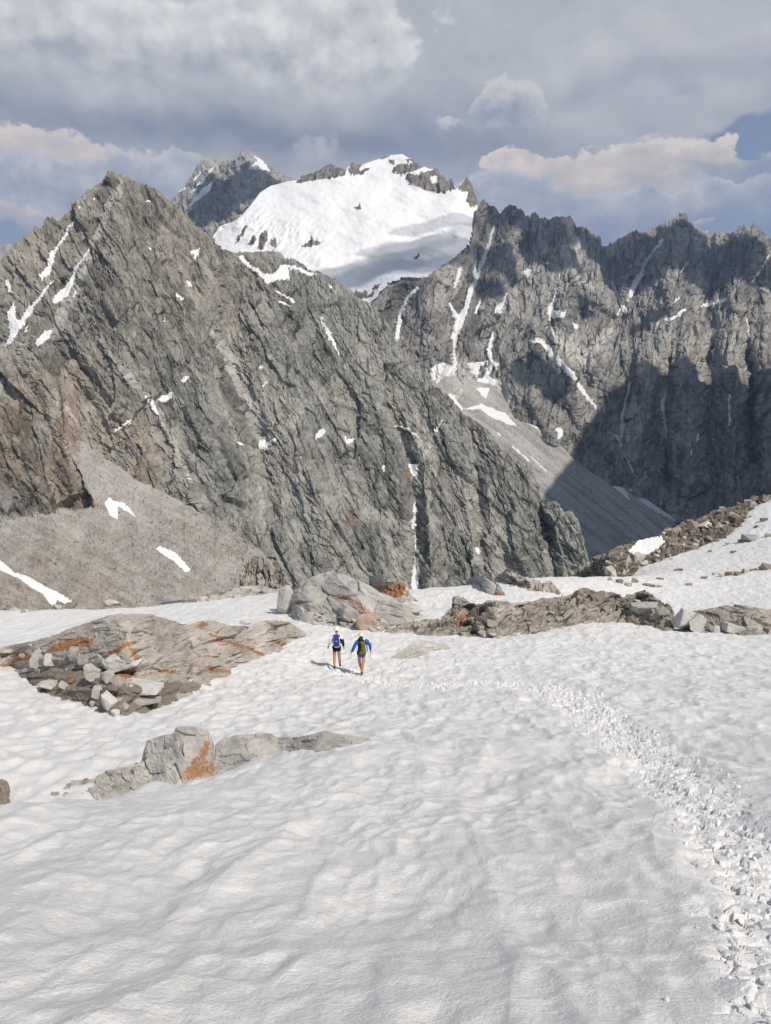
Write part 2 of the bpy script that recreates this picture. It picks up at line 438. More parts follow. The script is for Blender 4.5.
def near_rock_mat(name, dark, mid, light, rust=(0.33, 0.14, 0.048), unit=0.5, vary=False, rusty=0.66):
    m, t, b = new_mat(name)
    if vary:
        tc = t.new('ShaderNodeTexCoord').outputs['Object']; oi = t.new('ShaderNodeObjectInfo')
        p = t.vm('ADD', tc, t.vec(t.m('MULTIPLY', oi.outputs['Random'], 50.0), 3.0, 7.0)); rnd = oi.outputs['Random']
    else: p = pos(t); rnd = None
    n1 = t.noise(p, 1 / (unit * 4), 5, 0.6, 0.6); n2 = t.noise(p, 1 / unit, 7, 0.68); n3 = t.noise(p, 1 / (unit * 0.1), 3, 0.6)
    tone = t.attr('tone')
    f = t.m('ADD', t.m('MULTIPLY', n1, 0.45), t.m('ADD', t.m('MULTIPLY', n2, 0.40), t.m('MULTIPLY', n3, 0.15)))
    if vary: f = t.m('ADD', f, t.m('MULTIPLY', t.m('SUBTRACT', rnd, 0.5), 0.35))
    else: f = t.m('ADD', f, t.m('MULTIPLY', t.m('SUBTRACT', tone, 0.5), 0.30))
    col = t.ramp(f, [(0.28, dark), (0.48, mid), (0.70, light)])
    if not vary:
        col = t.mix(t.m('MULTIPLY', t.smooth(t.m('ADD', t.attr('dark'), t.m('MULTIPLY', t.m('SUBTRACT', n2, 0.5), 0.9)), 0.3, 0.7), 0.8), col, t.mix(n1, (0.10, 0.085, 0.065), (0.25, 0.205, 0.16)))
        cr = t.smooth(t.attr('crack'), 0.2, 0.9)
        col = t.mix(t.m('MULTIPLY', cr, 0.4), col, tuple(c * 0.35 for c in dark))
        nr = t.noise(p, 1 / (unit * 0.22), 6, 0.72)
        ru = t.smooth(t.m('ADD', t.m('MULTIPLY', t.attr('rust'), rusty), t.m('MULTIPLY', t.m('SUBTRACT', nr, 0.5), 3.0)), 0.22, 0.72)
        ru = t.m('MULTIPLY', ru, t.smooth(t.attr('rust'), 0.02, 0.35))
        col = t.mix(t.m('MULTIPLY', ru, 0.85), col, t.mix(nr, tuple(c * 0.5 for c in rust), tuple(min(1, c * 1.35) for c in rust)))
        sn = t.smooth(t.m('ADD', t.attr('snow'), t.m('MULTIPLY', t.m('SUBTRACT', n2, 0.5), 0.8)), 0.4, 0.6)
        col = t.mix(sn, col, SNOW_COL)
    # black lichen specks
    lic = t.smooth(t.noise(p, 1 / (unit * 0.25), 4, 0.7), 0.62, 0.72)
    col = t.mix(t.m('MULTIPLY', lic, 0.35), col, (0.06, 0.06, 0.055))
    t.put(b.inputs['Base Color'], col); b.inputs['Roughness'].default_value = 0.9; b.inputs['Specular IOR Level'].default_value = 0.2
    t.put(b.inputs['Normal'], t.bump(t.m('ADD', n2, t.m('MULTIPLY', n3, 0.35)), 0.55, unit * 0.22))
    return m


def snow_mat():
    m, t, b = new_mat('snow'); p = pos(t)
    n1 = t.noise(p, 0.35, 5, 0.6); n2 = t.noise(p, 9.0, 5, 0.65); n3 = t.noise(p, 42.0, 5, 0.72)
    fresh = t.attr('fresh')
    old = t.ramp(t.m('ADD', t.m('MULTIPLY', n1, 0.6), t.m('MULTIPLY', n2, 0.4)), [(0.3, (0.70, 0.703, 0.697)), (0.55, (0.775, 0.778, 0.772)), (0.75, (0.825, 0.827, 0.82))])
    old = t.mix(t.smooth(n3, 0.35, 0.65), t.vm('SCALE', old, 0.93), old)
    col = t.mix(fresh, old, (0.81, 0.812, 0.807))
    grit = t.smooth(t.noise(p, 46.0, 2, 0.5), 0.69, 0.75)
    col = t.mix(t.m('MULTIPLY', grit, 0.35), col, (0.30, 0.28, 0.25))
    t.put(b.inputs['Base Color'], col); b.inputs['Roughness'].default_value = 0.7; b.inputs['Specular IOR Level'].default_value = 0.25
    t.put(b.inputs['Normal'], t.bump(t.m('ADD', t.m('MULTIPLY', n2, 0.7), t.m('MULTIPLY', n3, 0.6)), 0.6, 0.055))
    return m


M_LEFT = mountain_mat('left_mountain_rock', (0.102, 0.103, 0.095), (0.245, 0.245, 0.224), (0.41, 0.407, 0.377), (0.35, 0.245, 0.165), 7.0, bumpd=2.5)
M_FAR = mountain_mat('far_mountain_rock', (0.112, 0.108, 0.101), (0.262, 0.253, 0.234), (0.44, 0.426, 0.396), (0.33, 0.26, 0.19), 16.0, bumpd=6.0)
M_SCREE = mountain_mat('scree_gravel', (0.17, 0.158, 0.142), (0.285, 0.268, 0.245), (0.40, 0.382, 0.358), (0.27, 0.20, 0.14), 3.2, bumpd=1.2)
M_CONE = mountain_mat('valley_scree_gravel', (0.17, 0.165, 0.155), (0.30, 0.292, 0.275), (0.43, 0.42, 0.40), (0.26, 0.2, 0.15), 10.0, bumpd=2.0)
M_ICE = mountain_mat('glacier_snow', (0.085, 0.083, 0.08), (0.18, 0.172, 0.16), (0.28, 0.265, 0.245), (0.3, 0.23, 0.16), 22.0, snowc=(0.78, 0.785, 0.80), bumpd=5.0)
M_SNOW = snow_mat()
M_TAN = near_rock_mat('tan_bedrock', (0.22, 0.20, 0.176), (0.40, 0.365, 0.322), (0.56, 0.525, 0.48), unit=0.8, rusty=0.95)
M_GREY = near_rock_mat('grey_bedrock', (0.23, 0.222, 0.21), (0.39, 0.378, 0.355), (0.53, 0.52, 0.495), unit=0.35)
M_BAND = near_rock_mat('brown_bedrock', (0.15, 0.135, 0.118), (0.31, 0.282, 0.25), (0.47, 0.437, 0.395), unit=0.8, rusty=0.9)
M_STONE = near_rock_mat('pale_boulder_rock', (0.25, 0.24, 0.222), (0.42, 0.405, 0.38), (0.57, 0.555, 0.53), unit=0.3, vary=True)
M_BSTONE = near_rock_mat('brown_boulder_rock', (0.14, 0.115, 0.09), (0.29, 0.245, 0.195), (0.43, 0.385, 0.33), unit=0.5, vary=True)
M_RSTONE = near_rock_mat('rusty_boulder_rock', (0.15, 0.075, 0.04), (0.33, 0.19, 0.105), (0.50, 0.45, 0.39), unit=0.3, vary=True)

# ------------------------------------------------------------------ mountain across the near valley, left
SKY1 = [(-90, 300, 1250), (-40, 285, 1280), (0, 262, 1330), (12, 248, 1340), (24, 236, 1345), (34, 226, 1350), (41, 226, 1355), (46, 216, 1358), (53, 217, 1360), (58, 222, 1362), (65, 212, 1366), (75, 203, 1372), (81, 199, 1378),
        (89, 191, 1385), (97, 186, 1390), (105, 182, 1395), (109, 174, 1400), (114, 172, 1400), (124, 174, 1400), (134, 180, 1395), (145, 186, 1385), (155, 191, 1375), (165, 199, 1360), (176, 207, 1345), (185, 215, 1330), (197, 226, 1315), (207, 232, 1305),
        (214, 239, 1300), (221, 248, 1310), (229, 250, 1380), (246, 252.5, 1400), (262, 250.5, 1400), (272, 250.5, 1395), (280, 252.5, 1390), (285, 258, 1380), (300, 263, 1360), (308, 270, 1350), (320, 273, 1330), (330, 278, 1310), (342, 284, 1290), (350, 290, 1270), (359, 299, 1245), (372, 304, 1215),
        (380, 313, 1190), (390, 326, 1160), (396, 338, 1135), (404, 350, 1110), (413, 360, 1085), (423, 370, 1060), (435, 387, 1030), (448, 396, 1005), (458, 407.6, 980), (468, 416, 960), (480, 423, 935), (490, 433, 910), (500, 445, 885), (505, 452, 875), (513, 459, 860),
        (520, 463, 850), (531, 468, 830), (535, 480, 815), (541, 500, 790), (545, 502, 785), (552, 502, 775), (556, 501, 770), (560, 506, 765), (565, 512.6, 758), (572, 511, 750), (578, 520, 740), (581.5, 535, 725), (586, 550, 710), (588, 558, 705), (592, 575, 690), (597, 610, 670)]
BASE1 = [(-90, 640, 640), (100, 640, 640), (300, 635, 640), (450, 630, 640), (597, 625, 640)]
ROT = R(62)


def strata(px, py, rot=ROT):
    """across and along the tilted beds of the left mountain"""
    c, s = math.cos(rot), math.sin(rot)
    return px * s - py * c, px * c + py * s


SPUR = [(-90, 372), (0, 351), (9, 348), (19, 339), (28, 344), (37, 348), (50, 341), (60, 335), (75, 323), (85, 314), (93, 317), (108, 352), (140, 390), (160, 418), (173, 443), (189, 480), (196, 515), (198, 540)]
FRONT = [(214, 239), (221, 248), (231, 258), (248, 273), (260, 280), (274, 295), (288, 306), (303, 325), (322, 360), (345, 410)]
RIBS1 = [  # crest or gully lines of the left mountain: points, half width in px, metres (negative comes forward)
    ([(118, 174), (122, 210), (128, 260), (128, 300), (122, 330)], 55, -55),
    ([(118, 174), (110, 210), (100, 250), (78, 300), (60, 335)], 18, 14),
    ([(150, 200), (160, 250), (190, 330), (215, 430), (235, 520)], 26, -22),
    ([(205, 245), (222, 330), (245, 400), (262, 447), (268, 500), (275, 560)], 13, 20),
    ([(250, 280), (275, 350), (300, 430), (320, 520), (330, 590)], 24, -20),
    ([(300, 330), (335, 340), (350, 400), (372, 470)], 16, 12),
    ([(330, 285), (352, 340), (378, 400), (400, 470), (412, 570)], 15, -10),
    ([(380, 380), (398, 430), (411, 465), (415, 500), (416, 560), (416, 600)], 11, 30),
    ([(424, 470), (428, 510), (432, 560), (436, 600)], 13, -26),
    ([(430, 390), (455, 450), (470, 520), (478, 590)], 17, -16),
    ([(470, 425), (477, 470), (481, 530), (484, 580)], 9, 18),
    ([(500, 450), (515, 510), (525, 580)], 16, -14),
    ([(535, 470), (540, 505), (553, 560), (560, 600)], 8, 22),
    ([(30, 350), (60, 420), (80, 500)], 22, -20), ([(70, 335), (110, 400), (150, 460)], 18, -18), ([(0, 400), (30, 460), (45, 520)], 18, -14)]


def rib_sum(px, py, ribs):
    r = np.zeros(px.shape)
    for pts, w, a in ribs:
        xs = [p[0] for p in pts]; ys = [p[1] for p in pts]
        sel = np.nonzero((px > min(xs) - w) & (px < max(xs) + w) & (py > min(ys) - w) & (py < max(ys) + w))
        if not len(sel[0]): continue
        q = px[sel] + 3.0 * fbm(px[sel] / 14, py[sel] / 14, 3, 31)
        d, _, _, tt = seg_dist(q, py[sel], pts)
        ends = sstep(0.0, 0.12, tt) * (1 - 0.7 * sstep(0.85, 1.0, tt))
        r[sel] += a * np.maximum(0, 1 - d / w) * (0.35 + 0.65 * ends)
    return r


def step_in(px, py, line, amp, L, side=1):
    d, _, s, tt = seg_dist(px + 2.0 * fbm(px / 9, py / 9, 3, 12), py + 2.0 * fbm(px / 9 + 30, py / 9, 3, 13), line)
    return np.where(s * side > 0, -amp * np.exp(-d / L), 0) * (1 - sstep(0.6, 0.98, tt))


def mod1(px, py, Y):
    r = rib_sum(px, py, RIBS1)
    r += step_in(px, py, SPUR, 95, 60); r += step_in(px, py, FRONT, 70, 38)
    a, w = strata(px, py)
    r = 0.75 * r - 15 * (ridged(a / 46, w / 170, 3, 3) - 0.4) * sstep(-5, 60, py - np.interp(px, [p[0] for p in SKY1], [p[1] for p in SKY1]))
    return r


_f1 = {}


def disp1(px, py, Y):
    a, w = strata(px + 3 * fbm(px / 20, py / 20, 3, 5), py)
    k = Y / 1100.0
    h1, e1, t1 = facet(a / 13, w / 30, 1, 1.1)
    h2, e2, t2 = facet(a / 5.2 + 9, w / 12, 2, 1.2)
    h3, e3, t3 = facet(a / 2.4 + 4, w / 5.0, 4, 1.2)
    rg = ridged(a / 9, w / 40, 3, 9)
    crk = -2.6 * (1 - sstep(0.0, 0.16, e2)) * sstep(-0.1, 0.3, fbm(px / 30, py / 30, 2, 14)) - 1.0 * (1 - sstep(0, 0.2, e3))
    st = ridged((a + 2.0 * fbm(px / 40, py / 40, 2, 26)) / 4.2, w / 75, 2, 27); stl = sstep(0.80, 0.97, st) * sstep(-0.25, 0.2, fbm(px / 34, py / 34, 2, 28))
    d = k * (3.4 * h1 + 1.7 * h2 + 0.95 * h3 + 2.2 * rg - 2.0 * stl + 0.5 * fbm(px / 2.2, py / 2.2, 2, 8) + crk)
    hs, es, ts = facet(a / 34, w / 95, 16, 1.0); d = d + k * 9.0 * hs
    ck = (1 - sstep(0.02, 0.11, e1)) * sstep(-0.05, 0.3, fbm(px / 20, py / 20, 3, 17)) + 0.7 * (1 - sstep(0.02, 0.14, e2)) * sstep(0.05, 0.4, fbm(px / 12, py / 12, 3, 18)) + 0.55 * stl
    d = d - k * 1.6 * np.clip(ck, 0, 1)
    sn = _snow1(px, py)
    _f1.update(ck=np.clip(ck, 0, 1), tone=np.clip(0.5 + 0.30 * (t1 - .5) + 0.32 * (t2 - .5) + 0.28 * (t3 - .5) + 0.45 * (ts - .5), 0, 1), ts=ts, snow=sn, rg=rg)
    return d * (1 - 0.75 * sn) + k * 1.5 * sn


Z1 = lambda pts: Zm(0, 150, pts); Z2 = lambda pts: Zm(160, 140, pts); Z3 = lambda pts: Zm(330, 140, pts); Z4 = lambda pts: Zm(470, 180, pts)
Z5 = lambda pts: Zm(578, 190, pts); Z6 = lambda pts: Zm(380, 330, pts); Z8 = lambda pts: Zm(578, 350, pts)
ZA = lambda pts: Zm(0, 330, pts); ZB = lambda pts: Zm(0, 450, pts); ZC = lambda pts: Zm(160, 330, pts); ZD = lambda pts: Zm(320, 440, pts)


def W(f, pts): return [(p[0], p[1], max(0.5, w / 4 / 2 * 1.35)) for p, w in zip(f([q[:2] for q in pts]), [q[2] for q in pts])]


SNOW1_P = [Z1(q) for q in (
    [(200, 405), (218, 408), (216, 460), (200, 490), (165, 522), (153, 500), (185, 470), (193, 430)],
    [(338, 430), (303, 500), (278, 570), (250, 607), (212, 617), (212, 590), (258, 550), (288, 500), (318, 450)],
    [(145, 610), (132, 640), (98, 692), (62, 742), (36, 797), (16, 797), (38, 740), (33, 660), (48, 620), (57, 600), (62, 668), (80, 678), (110, 628)],
    [(150, 780), (132, 772), (180, 722), (208, 712), (196, 748), (165, 782)], [(20, 516), (36, 525), (45, 572), (35, 568), (20, 540)],
    [(108, 698), (112, 718), (95, 738)], [(298, 560), (308, 575), (292, 590)], [(578, 200), (602, 206), (598, 214), (580, 210)], [(742, 524), (758, 530), (768, 546), (752, 544)],
    [(708, 580), (735, 598), (722, 604), (708, 592)], [(592, 388), (608, 390), (600, 405)], [(648, 680), (664, 672), (658, 688)], [(330, 240), (342, 236), (336, 258)], [(368, 198), (384, 196), (376, 208)])]
SNOW1_P += [Z2(q) for q in (
    [(122, 440), (136, 450), (160, 428), (152, 462), (140, 488)], [(62, 618), (92, 636), (88, 644), (66, 632)], [(100, 562), (122, 570), (128, 588), (110, 582)],
    [(305, 462), (330, 492), (400, 545), (430, 582), (518, 556), (512, 510), (482, 502), (455, 538), (420, 542), (370, 508), (328, 458)], [(674, 590), (690, 584), (690, 602), (676, 602)],
    [(250, 440), (345, 446), (440, 446), (440, 438), (345, 436), (250, 428)])]
SNOW1_P += [ZC(q) for q in (
    [(0, 262), (48, 250), (36, 278), (0, 288)], [(80, 205), (110, 188), (118, 196), (96, 216)], [(388, 162), (404, 142), (418, 152)], [(310, 450), (342, 452), (338, 462), (312, 460)],
    [(395, 432), (412, 436), (430, 450), (468, 426), (466, 436), (430, 468), (400, 470)], [(618, 442), (623, 413), (650, 392), (668, 408), (640, 428)], [(733, 422), (752, 440), (774, 436), (756, 468), (740, 456)])]
SNOW1_P += [ZD(q) for q in ([(343, 95), (390, 95), (374, 158)], [(618, 430), (632, 426), (642, 452), (630, 464)], [(248, 105), (258, 100), (258, 125), (250, 135)])]
SNOW1_P += [ZA(q) for q in ([(563, 238), (602, 263), (622, 300), (638, 352), (610, 322), (588, 282)], [(620, 275), (650, 260), (692, 248), (682, 278), (655, 287)], [(728, 200), (748, 188), (752, 200), (738, 214)])]
SNOW1_S = [W(Z1, [(300, 285, 4), (270, 332, 7), (240, 372, 8), (222, 402, 8)]), W(Z1, [(380, 358, 4), (350, 408, 4), (332, 440, 6)]), W(Z1, [(215, 515, 3), (182, 560, 6), (142, 612, 9)]),
           W(Z2, [(500, 505, 10), (560, 525, 14), (650, 556, 6)]), W(Z2, [(460, 608, 5), (510, 630, 7), (535, 652, 7)]), W(Z2, [(478, 648, 5), (520, 664, 6)]), W(Z2, [(640, 712, 6), (670, 770, 10), (680, 799, 8)]),
           W(ZC, [(668, 0, 10), (690, 52, 12), (714, 100, 6)]), W(ZC, [(410, 222, 5), (432, 208, 5)]), W(ZC, [(100, 538, 4), (118, 602, 6)]),
           W(ZD, [(378, 240, 4), (378, 300, 8), (371, 380, 10), (380, 430, 16), (386, 500, 24), (380, 580, 20), (372, 612, 14)]),
           W(Z6, [(60, 380, 4), (110, 396, 6), (156, 432, 5)]), W(Z6, [(252, 374, 4), (220, 416, 10)]), W(ZA, [(522, 366, 8), (490, 384, 8), (460, 406, 5)])]
PALE1 = [W(Z1, [(485, 115, 14), (455, 200, 22), (410, 290, 24), (370, 400, 18), (300, 560, 26), (220, 700, 30)]), W(ZC, [(200, 0, 20), (300, 110, 30), (340, 230, 30), (385, 360, 28), (410, 440, 14)]),
         W(ZC, [(225, 200, 8), (280, 350, 10), (320, 450, 8)]), W(ZA, [(430, 90, 10), (520, 190, 12), (570, 250, 8)]), W(ZA, [(640, 340, 8), (700, 460, 8), (750, 590, 8)]), W(ZC, [(560, 330, 10), (520, 390, 14)]), W(ZC, [(400, 600, 8), (420, 700, 8)]),
         W(ZA, [(220, 290, 10), (300, 365, 14), (340, 400, 8)]), W(Z6, [(30, 370, 10), (100, 450, 24), (180, 470, 40), (150, 520, 20)])]


def _snow1(px, py): return mask(px, py, SNOW1_P, SNOW1_S, rag=1.3, soft=0.9)


def attrs1(px, py, Y):
    d, _, s, _ = seg_dist(px, py, SPUR)
    brown = np.where(s > 0, 1 - np.exp(-d / 25), 0) * sstep(-0.25, 0.55, fbm(px / 26, py / 40, 4, 21) + 0.28)
    br2 = 0.85 * sstep(0.40, 0.66, fbm(px / 15, py / 22, 4, 22)) * 0.55
    warm_top = 0.30 * sstep(430, 250, py) * sstep(300, 220, px)
    orange = mask(px, py, [ZD([(85, 340), (95, 300), (130, 275), (160, 265), (160, 320), (130, 350)]), ZD([(330, 150), (345, 105), (365, 160), (360, 190)])], soft=3) * 0.8
    pale = mask(px, py, (), PALE1, soft=2.5, rag=2.0) * (0.5 + 0.5 * sstep(-0.3, 0.4, fbm(px / 4, py / 6, 3, 25)))
    return {'tone': np.clip(_f1['tone'] + 0.25 * (_f1['rg'] - 0.4), 0, 1), 'crack': _f1['ck'], 'snow': _f1['snow'], 'tint': np.clip(0.12 * sstep(0.55, 0.9, _f1['ts']) + np.maximum(np.maximum(brown * 0.85, br2), np.maximum(orange, warm_top)), 0, 1), 'pale': pale}


left_mt, G1 = relief('mountain', SKY1, BASE1, 0.75, M_LEFT, mod1, disp1, attrs1, jag=2.2, jagw=5.0, seed=1, back=(60, 0.9, 6))
tag(left_mt, 'craggy grey brown pyramid mountain filling the left of the view', 'mountain', kind='structure')

# scree slope under the left mountain
TOP3 = [(-90, 560), (0, 520), (25, 515), (60, 512), (88, 507), (92.6, 500), (90, 493), (82, 470), (68, 449), (62, 440), (66, 438), (83, 442), (108, 460), (138, 480), (160, 490), (193, 508), (213, 520), (243, 538), (262, 553), (285, 575), (300, 590), (330, 620)]
top3 = [(-90, 452), (0, 444), (30, 440), (60, 437), (66, 438), (83, 442), (108, 460), (138, 480), (160, 490), (193, 508), (213, 520), (243, 538), (262, 553), (285, 575), (300, 592), (340, 630)]
sky3 = [(x, y, depth_at(G1, x, min(y, 618)) - 4) for x, y in top3]
base3 = []
for x, y, D in sky3[::2] + sky3[-1:]:
    z0 = px2t(x, y)[1]; zb = px2t(x, 655)[1]; base3.append((x, 655, (z0 * D - 0.50 * D) / (zb - 0.50)))
SNOW3 = [ZB(q) for q in ([(418, 215), (438, 186), (452, 206), (482, 205), (502, 212), (548, 270), (500, 243), (472, 228), (472, 278), (440, 264)], [(618, 390), (640, 382), (702, 412), (763, 480), (740, 491), (690, 444), (640, 410)],
                         [(-100, 380), (0, 440), (40, 470), (60, 487), (120, 506), (182, 545), (232, 566), (305, 622), (270, 624), (228, 612), (218, 638), (188, 602), (168, 572), (128, 554), (80, 515), (0, 480), (-100, 440)],
                         [(0, 650), (60, 645), (100, 665), (160, 670), (100, 690), (0, 700)])]
_f3 = {}
CLIFF = [(-200, 380), (55, 380), (62, 440), (68, 448), (80, 470), (90, 493), (93, 506), (75, 511), (60, 509), (45, 516), (25, 514), (0, 521), (-40, 530), (-200, 560)]


def mod3(px, py, Y):
    D = np.empty_like(Y)
    for j in range(px.shape[1]):
        i = int(np.clip(round((px[0, j] - G1[0][0, 0]) / (G1[0][0, 1] - G1[0][0, 0])), 0, G1[0].shape[1] - 1)); D[:, j] = np.interp(py[:, j], G1[1][:, i], G1[2][:, i, 1])
    sd = poly_sd(px + 3 * fbm(px / 9, py / 9, 3, 48), py + 3 * fbm(px / 9 + 7, py / 9, 3, 49), CLIFF)
    back = np.maximum(Y, D + np.clip(-sd * 3, 0, 60) - 3)
    front = np.minimum(Y, D - 3) * sstep(45, 0, sd) + Y * (1 - sstep(45, 0, sd))
    return np.where(sd < 0, back, front) - Y




def disp3(px, py, Y):
    u = px * 0.5 + py * 0.86; v = px * 0.86 - py * 0.5   # beds run down to the right
    a, w = px * 0.45 - py * 0.9, px * 0.9 + py * 0.45
    sn = mask(px, py, SNOW3, rag=0.6)
    h2, e2, t2 = facet(px / 3.2, py / 2.4, 41, 1.0); h3, e3, t3 = facet(px / 1.7, py / 1.5, 42, 1.0)
    r = 5.0 * fbm(a / 9, w / 60, 4, 43) + 0.5 * h2 + 0.35 * h3 + 1.6 * (t2 > 0.93) * (e2 > 0.25) + 5 * fbm(px / 50, py / 40, 2, 44)
    _f3.update(tone=0.45 * t2 + 0.35 * t3 + 0.2, snow=sn, st=fbm(a / 4.5, w / 130, 5, 45, 0.62))
    return r * (1 - 0.8 * sn)


def attrs3(px, py, Y):
    tint = sstep(0.0, 0.4, _f3['st']) * 0.7 + 0.35 * sstep(0.1, 0.5, fbm(px / 40, py / 30, 3, 46)) + 0.35 * sstep(200, 60, px) * sstep(525, 600, py)
    pale = 0.25 * sstep(-0.1, 0.3, fbm(px / 30 + 5, py / 24, 3, 47)) + 0.2 * sstep(0.05, -0.3, _f3['st']) + 0.3 * sstep(560, 470, py)
    return {'tone': _f3['tone'] + 0.25 * _f3['st'], 'snow': _f3['snow'], 'tint': np.clip(tint, 0, 1), 'pale': np.clip(pale, 0, 1)}


scree, G3 = relief('scree_slope', sky3, base3, 0.8, M_SCREE, mod3, disp3, attrs3, seed=3, jag=2.5, jagw=6, plane=(-0.22, 0.45), back=(6, 0.3, 2), keep=0.6)
tag(scree, 'beige scree slope with snow patches below the left mountain', 'scree slope', kind='structure')

# ------------------------------------------------------------------ rock wall across the far valley, right
SKY5 = [(330, 345, 2560), (362, 310, 2640), (373, 303, 2690), (388, 285, 2800), (405, 280, 2830), (424, 280, 2845), (440, 268, 2930), (455, 258, 3020), (469, 246, 3140), (472, 235, 3260), (474, 218, 3420), (477, 204, 3570), (484, 200, 3580), (489, 206, 3570), (496, 207, 3560), (500, 213, 3560),
        (506, 205, 3560), (515, 207, 3550), (524, 216, 3540), (529, 218, 3530), (535, 211, 3530), (539, 217, 3520), (552, 220, 3500), (558, 216, 3500), (560, 216, 3500), (572, 216, 3500), (577, 225, 3510), (585, 227, 3520), (593, 234, 3530), (600, 234, 3540), (602.7, 246, 3560), (613, 242, 3560), (623, 236, 3560), (635, 232, 3560),
        (650, 229, 3560), (663, 222, 3560), (675.6, 219, 3560), (679.4, 212.5, 3560), (687, 212, 3560), (689.4, 222, 3560), (700.6, 227.5, 3550), (708, 231, 3540), (714, 234, 3530), (726, 235, 3520), (733, 232, 3510), (743, 226, 3500), (753, 224.5, 3500), (761, 227.5, 3490), (771, 236, 3480), (800, 262, 3440), (850, 250, 3400), (900, 285, 3350), (960, 300, 3300)]
BASE5 = [(330, 600, 2080), (500, 600, 2080), (650, 600, 2080), (771, 600, 2050), (960, 620, 2000)]
RIBS5 = [([(490, 206), (478, 245), (466, 290), (458, 330), (452, 380)], 14, 55), ([(506, 206), (508, 260), (496, 310), (488, 360)], 20, -60), ([(535, 212), (525, 250), (506, 300), (490, 345), (486, 385)], 12, 45),
         ([(560, 217), (562, 270), (560, 300)], 18, -60), ([(562, 270), (570, 310), (592, 320)], 12, 35), ([(600, 235), (598, 270), (606, 300)], 14, -45), ([(602, 248), (612, 285), (622, 310), (620, 350)], 12, 60),
         ([(663, 224), (650, 262), (634, 300)], 13, 45), ([(683, 214), (684, 260), (672, 310), (660, 360)], 26, -70), ([(753, 226), (735, 280), (730, 320)], 22, -55), ([(718, 236), (712, 280), (705, 330)], 14, 40),
         ([(771, 245), (756, 275), (748, 320), (745, 345), (752, 420)], 12, 45),
         ([(560, 275), (553, 310), (545, 342), (548, 360), (575, 392), (595, 410)], 10, 40),
         ([(522, 366), (530, 395), (545, 430), (556, 450)], 26, -75), ([(540, 350), (575, 400), (590, 430)], 16, -45), ([(590, 330), (600, 370), (612, 395)], 18, -40),
         ([(650, 345), (648, 400), (640, 470), (655, 500)], 22, -70), ([(690, 330), (690, 380), (695, 440), (690, 520)], 26, -85), ([(728, 332), (730, 380), (735, 440), (740, 520)], 20, -80), ([(765, 340), (770, 400), (775, 500)], 18, -70),
         ([(673, 350), (668, 400), (665, 450), (670, 500)], 10, 55), ([(712, 345), (710, 400), (712, 470)], 9, 60), ([(748, 345), (752, 400), (755, 470)], 9, 55), ([(630, 383), (624, 420), (620, 440), (632, 475)], 8, 45),
         ([(405, 282), (400, 310), (396, 345)], 9, 25), ([(425, 282), (430, 320), (445, 360)], 18, -35)]


def mod5(px, py, Y):
    sk = np.interp(px, [p[0] for p in SKY5], [p[1] for p in SKY5])
    r = rib_sum(px, py, RIBS5)
    g = px + 0.10 * (py - 300) + 5 * fbm(px / 25, py / 40, 3, 52)
    r = 1.1 * r - 55 * (ridged(g / 30, py / 120, 3, 51) - 0.4) * sstep(0, 40, py - sk)
    r += -26 * (ridged((px - 0.6 * py) / 22, (py + 0.5 * px) / 70, 3, 57) - 0.4) * sstep(300, 340, py) * sstep(640, 560, px)
    return r


_f5 = {}
SNOW5_S = [W(Z3, [(350, 590, 10), (310, 630, 10), (280, 700, 12), (266, 799, 14)]), W(Z3, [(515, 515, 8), (495, 592, 8)]), W(Z3, [(655, 345, 6), (625, 450, 12), (590, 550, 13), (560, 600, 16), (545, 670, 16), (520, 722, 22), (492, 799, 20)]), W(Z3, [(480, 660, 10), (512, 712, 14)]), W(Z3, [(575, 450, 8), (577, 550, 9)]),
           W(Z3, [(602, 640, 6), (580, 690, 9)]), W(Z3, [(705, 615, 8), (665, 692, 14)]), W(Z4, [(90, 610, 5), (75, 680, 14), (85, 740, 13), (58, 805, 12)]), W(Z4, [(358, 380, 3), (340, 450, 4), (325, 500, 8)]), W(Z4, [(315, 550, 12), (302, 620, 9), (295, 652, 9)]),
           W(Z4, [(308, 668, 18), (352, 722, 14), (415, 799, 13)]), W(Z4, [(560, 395, 3), (600, 480, 12), (620, 525, 12)]), W(Z4, [(775, 236, 5), (700, 330, 10), (660, 410, 20), (630, 482, 10)]), W(Z4, [(230, 178, 4), (200, 245, 5)]), W(Z4, [(595, 520, 5), (586, 545, 5)]),
           W(Z5, [(402, 433, 9), (355, 470, 6)]), W(Z5, [(488, 466, 7), (540, 455, 13), (592, 440, 8)]), W(Z5, [(771, 245, 4), (730, 320, 9), (685, 372, 6)]), W(Z5, [(160, 480, 5), (155, 500, 5)]), W(Z5, [(408, 330, 4), (436, 292, 6)]), W(Z5, [(550, 470, 3), (562, 540, 4)]),
           W(Z6, [(305, 0, 20), (290, 80, 12), (296, 152, 18)]), W(Z6, [(280, 262, 14), (320, 312, 10)]), W(Z6, [(452, 15, 5), (436, 120, 6), (425, 190, 5)]), W(Z6, [(660, 70, 18), (720, 130, 15), (775, 197, 17)]), W(Z6, [(667, 0, 7), (655, 62, 9)]),
           W(Z8, [(205, 135, 8), (185, 230, 11), (172, 350, 14), (165, 388, 11)]), W(Z8, [(148, 342, 8), (200, 430, 9), (225, 512, 6)]), W(Z8, [(352, 160, 6), (335, 220, 9), (345, 300, 7), (367, 402, 7)]), W(Z8, [(0, 140, 13), (30, 185, 16), (66, 236, 6)]), W(Z8, [(525, 115, 5), (524, 222, 9)]), W(Z8, [(605, 180, 4), (605, 302, 6)]), W(Z8, [(482, 335, 6), (476, 365, 8)]), W(Z8, [(455, 400, 8), (452, 415, 8)]), W(Z8, [(540, 362, 9), (540, 380, 10)])]
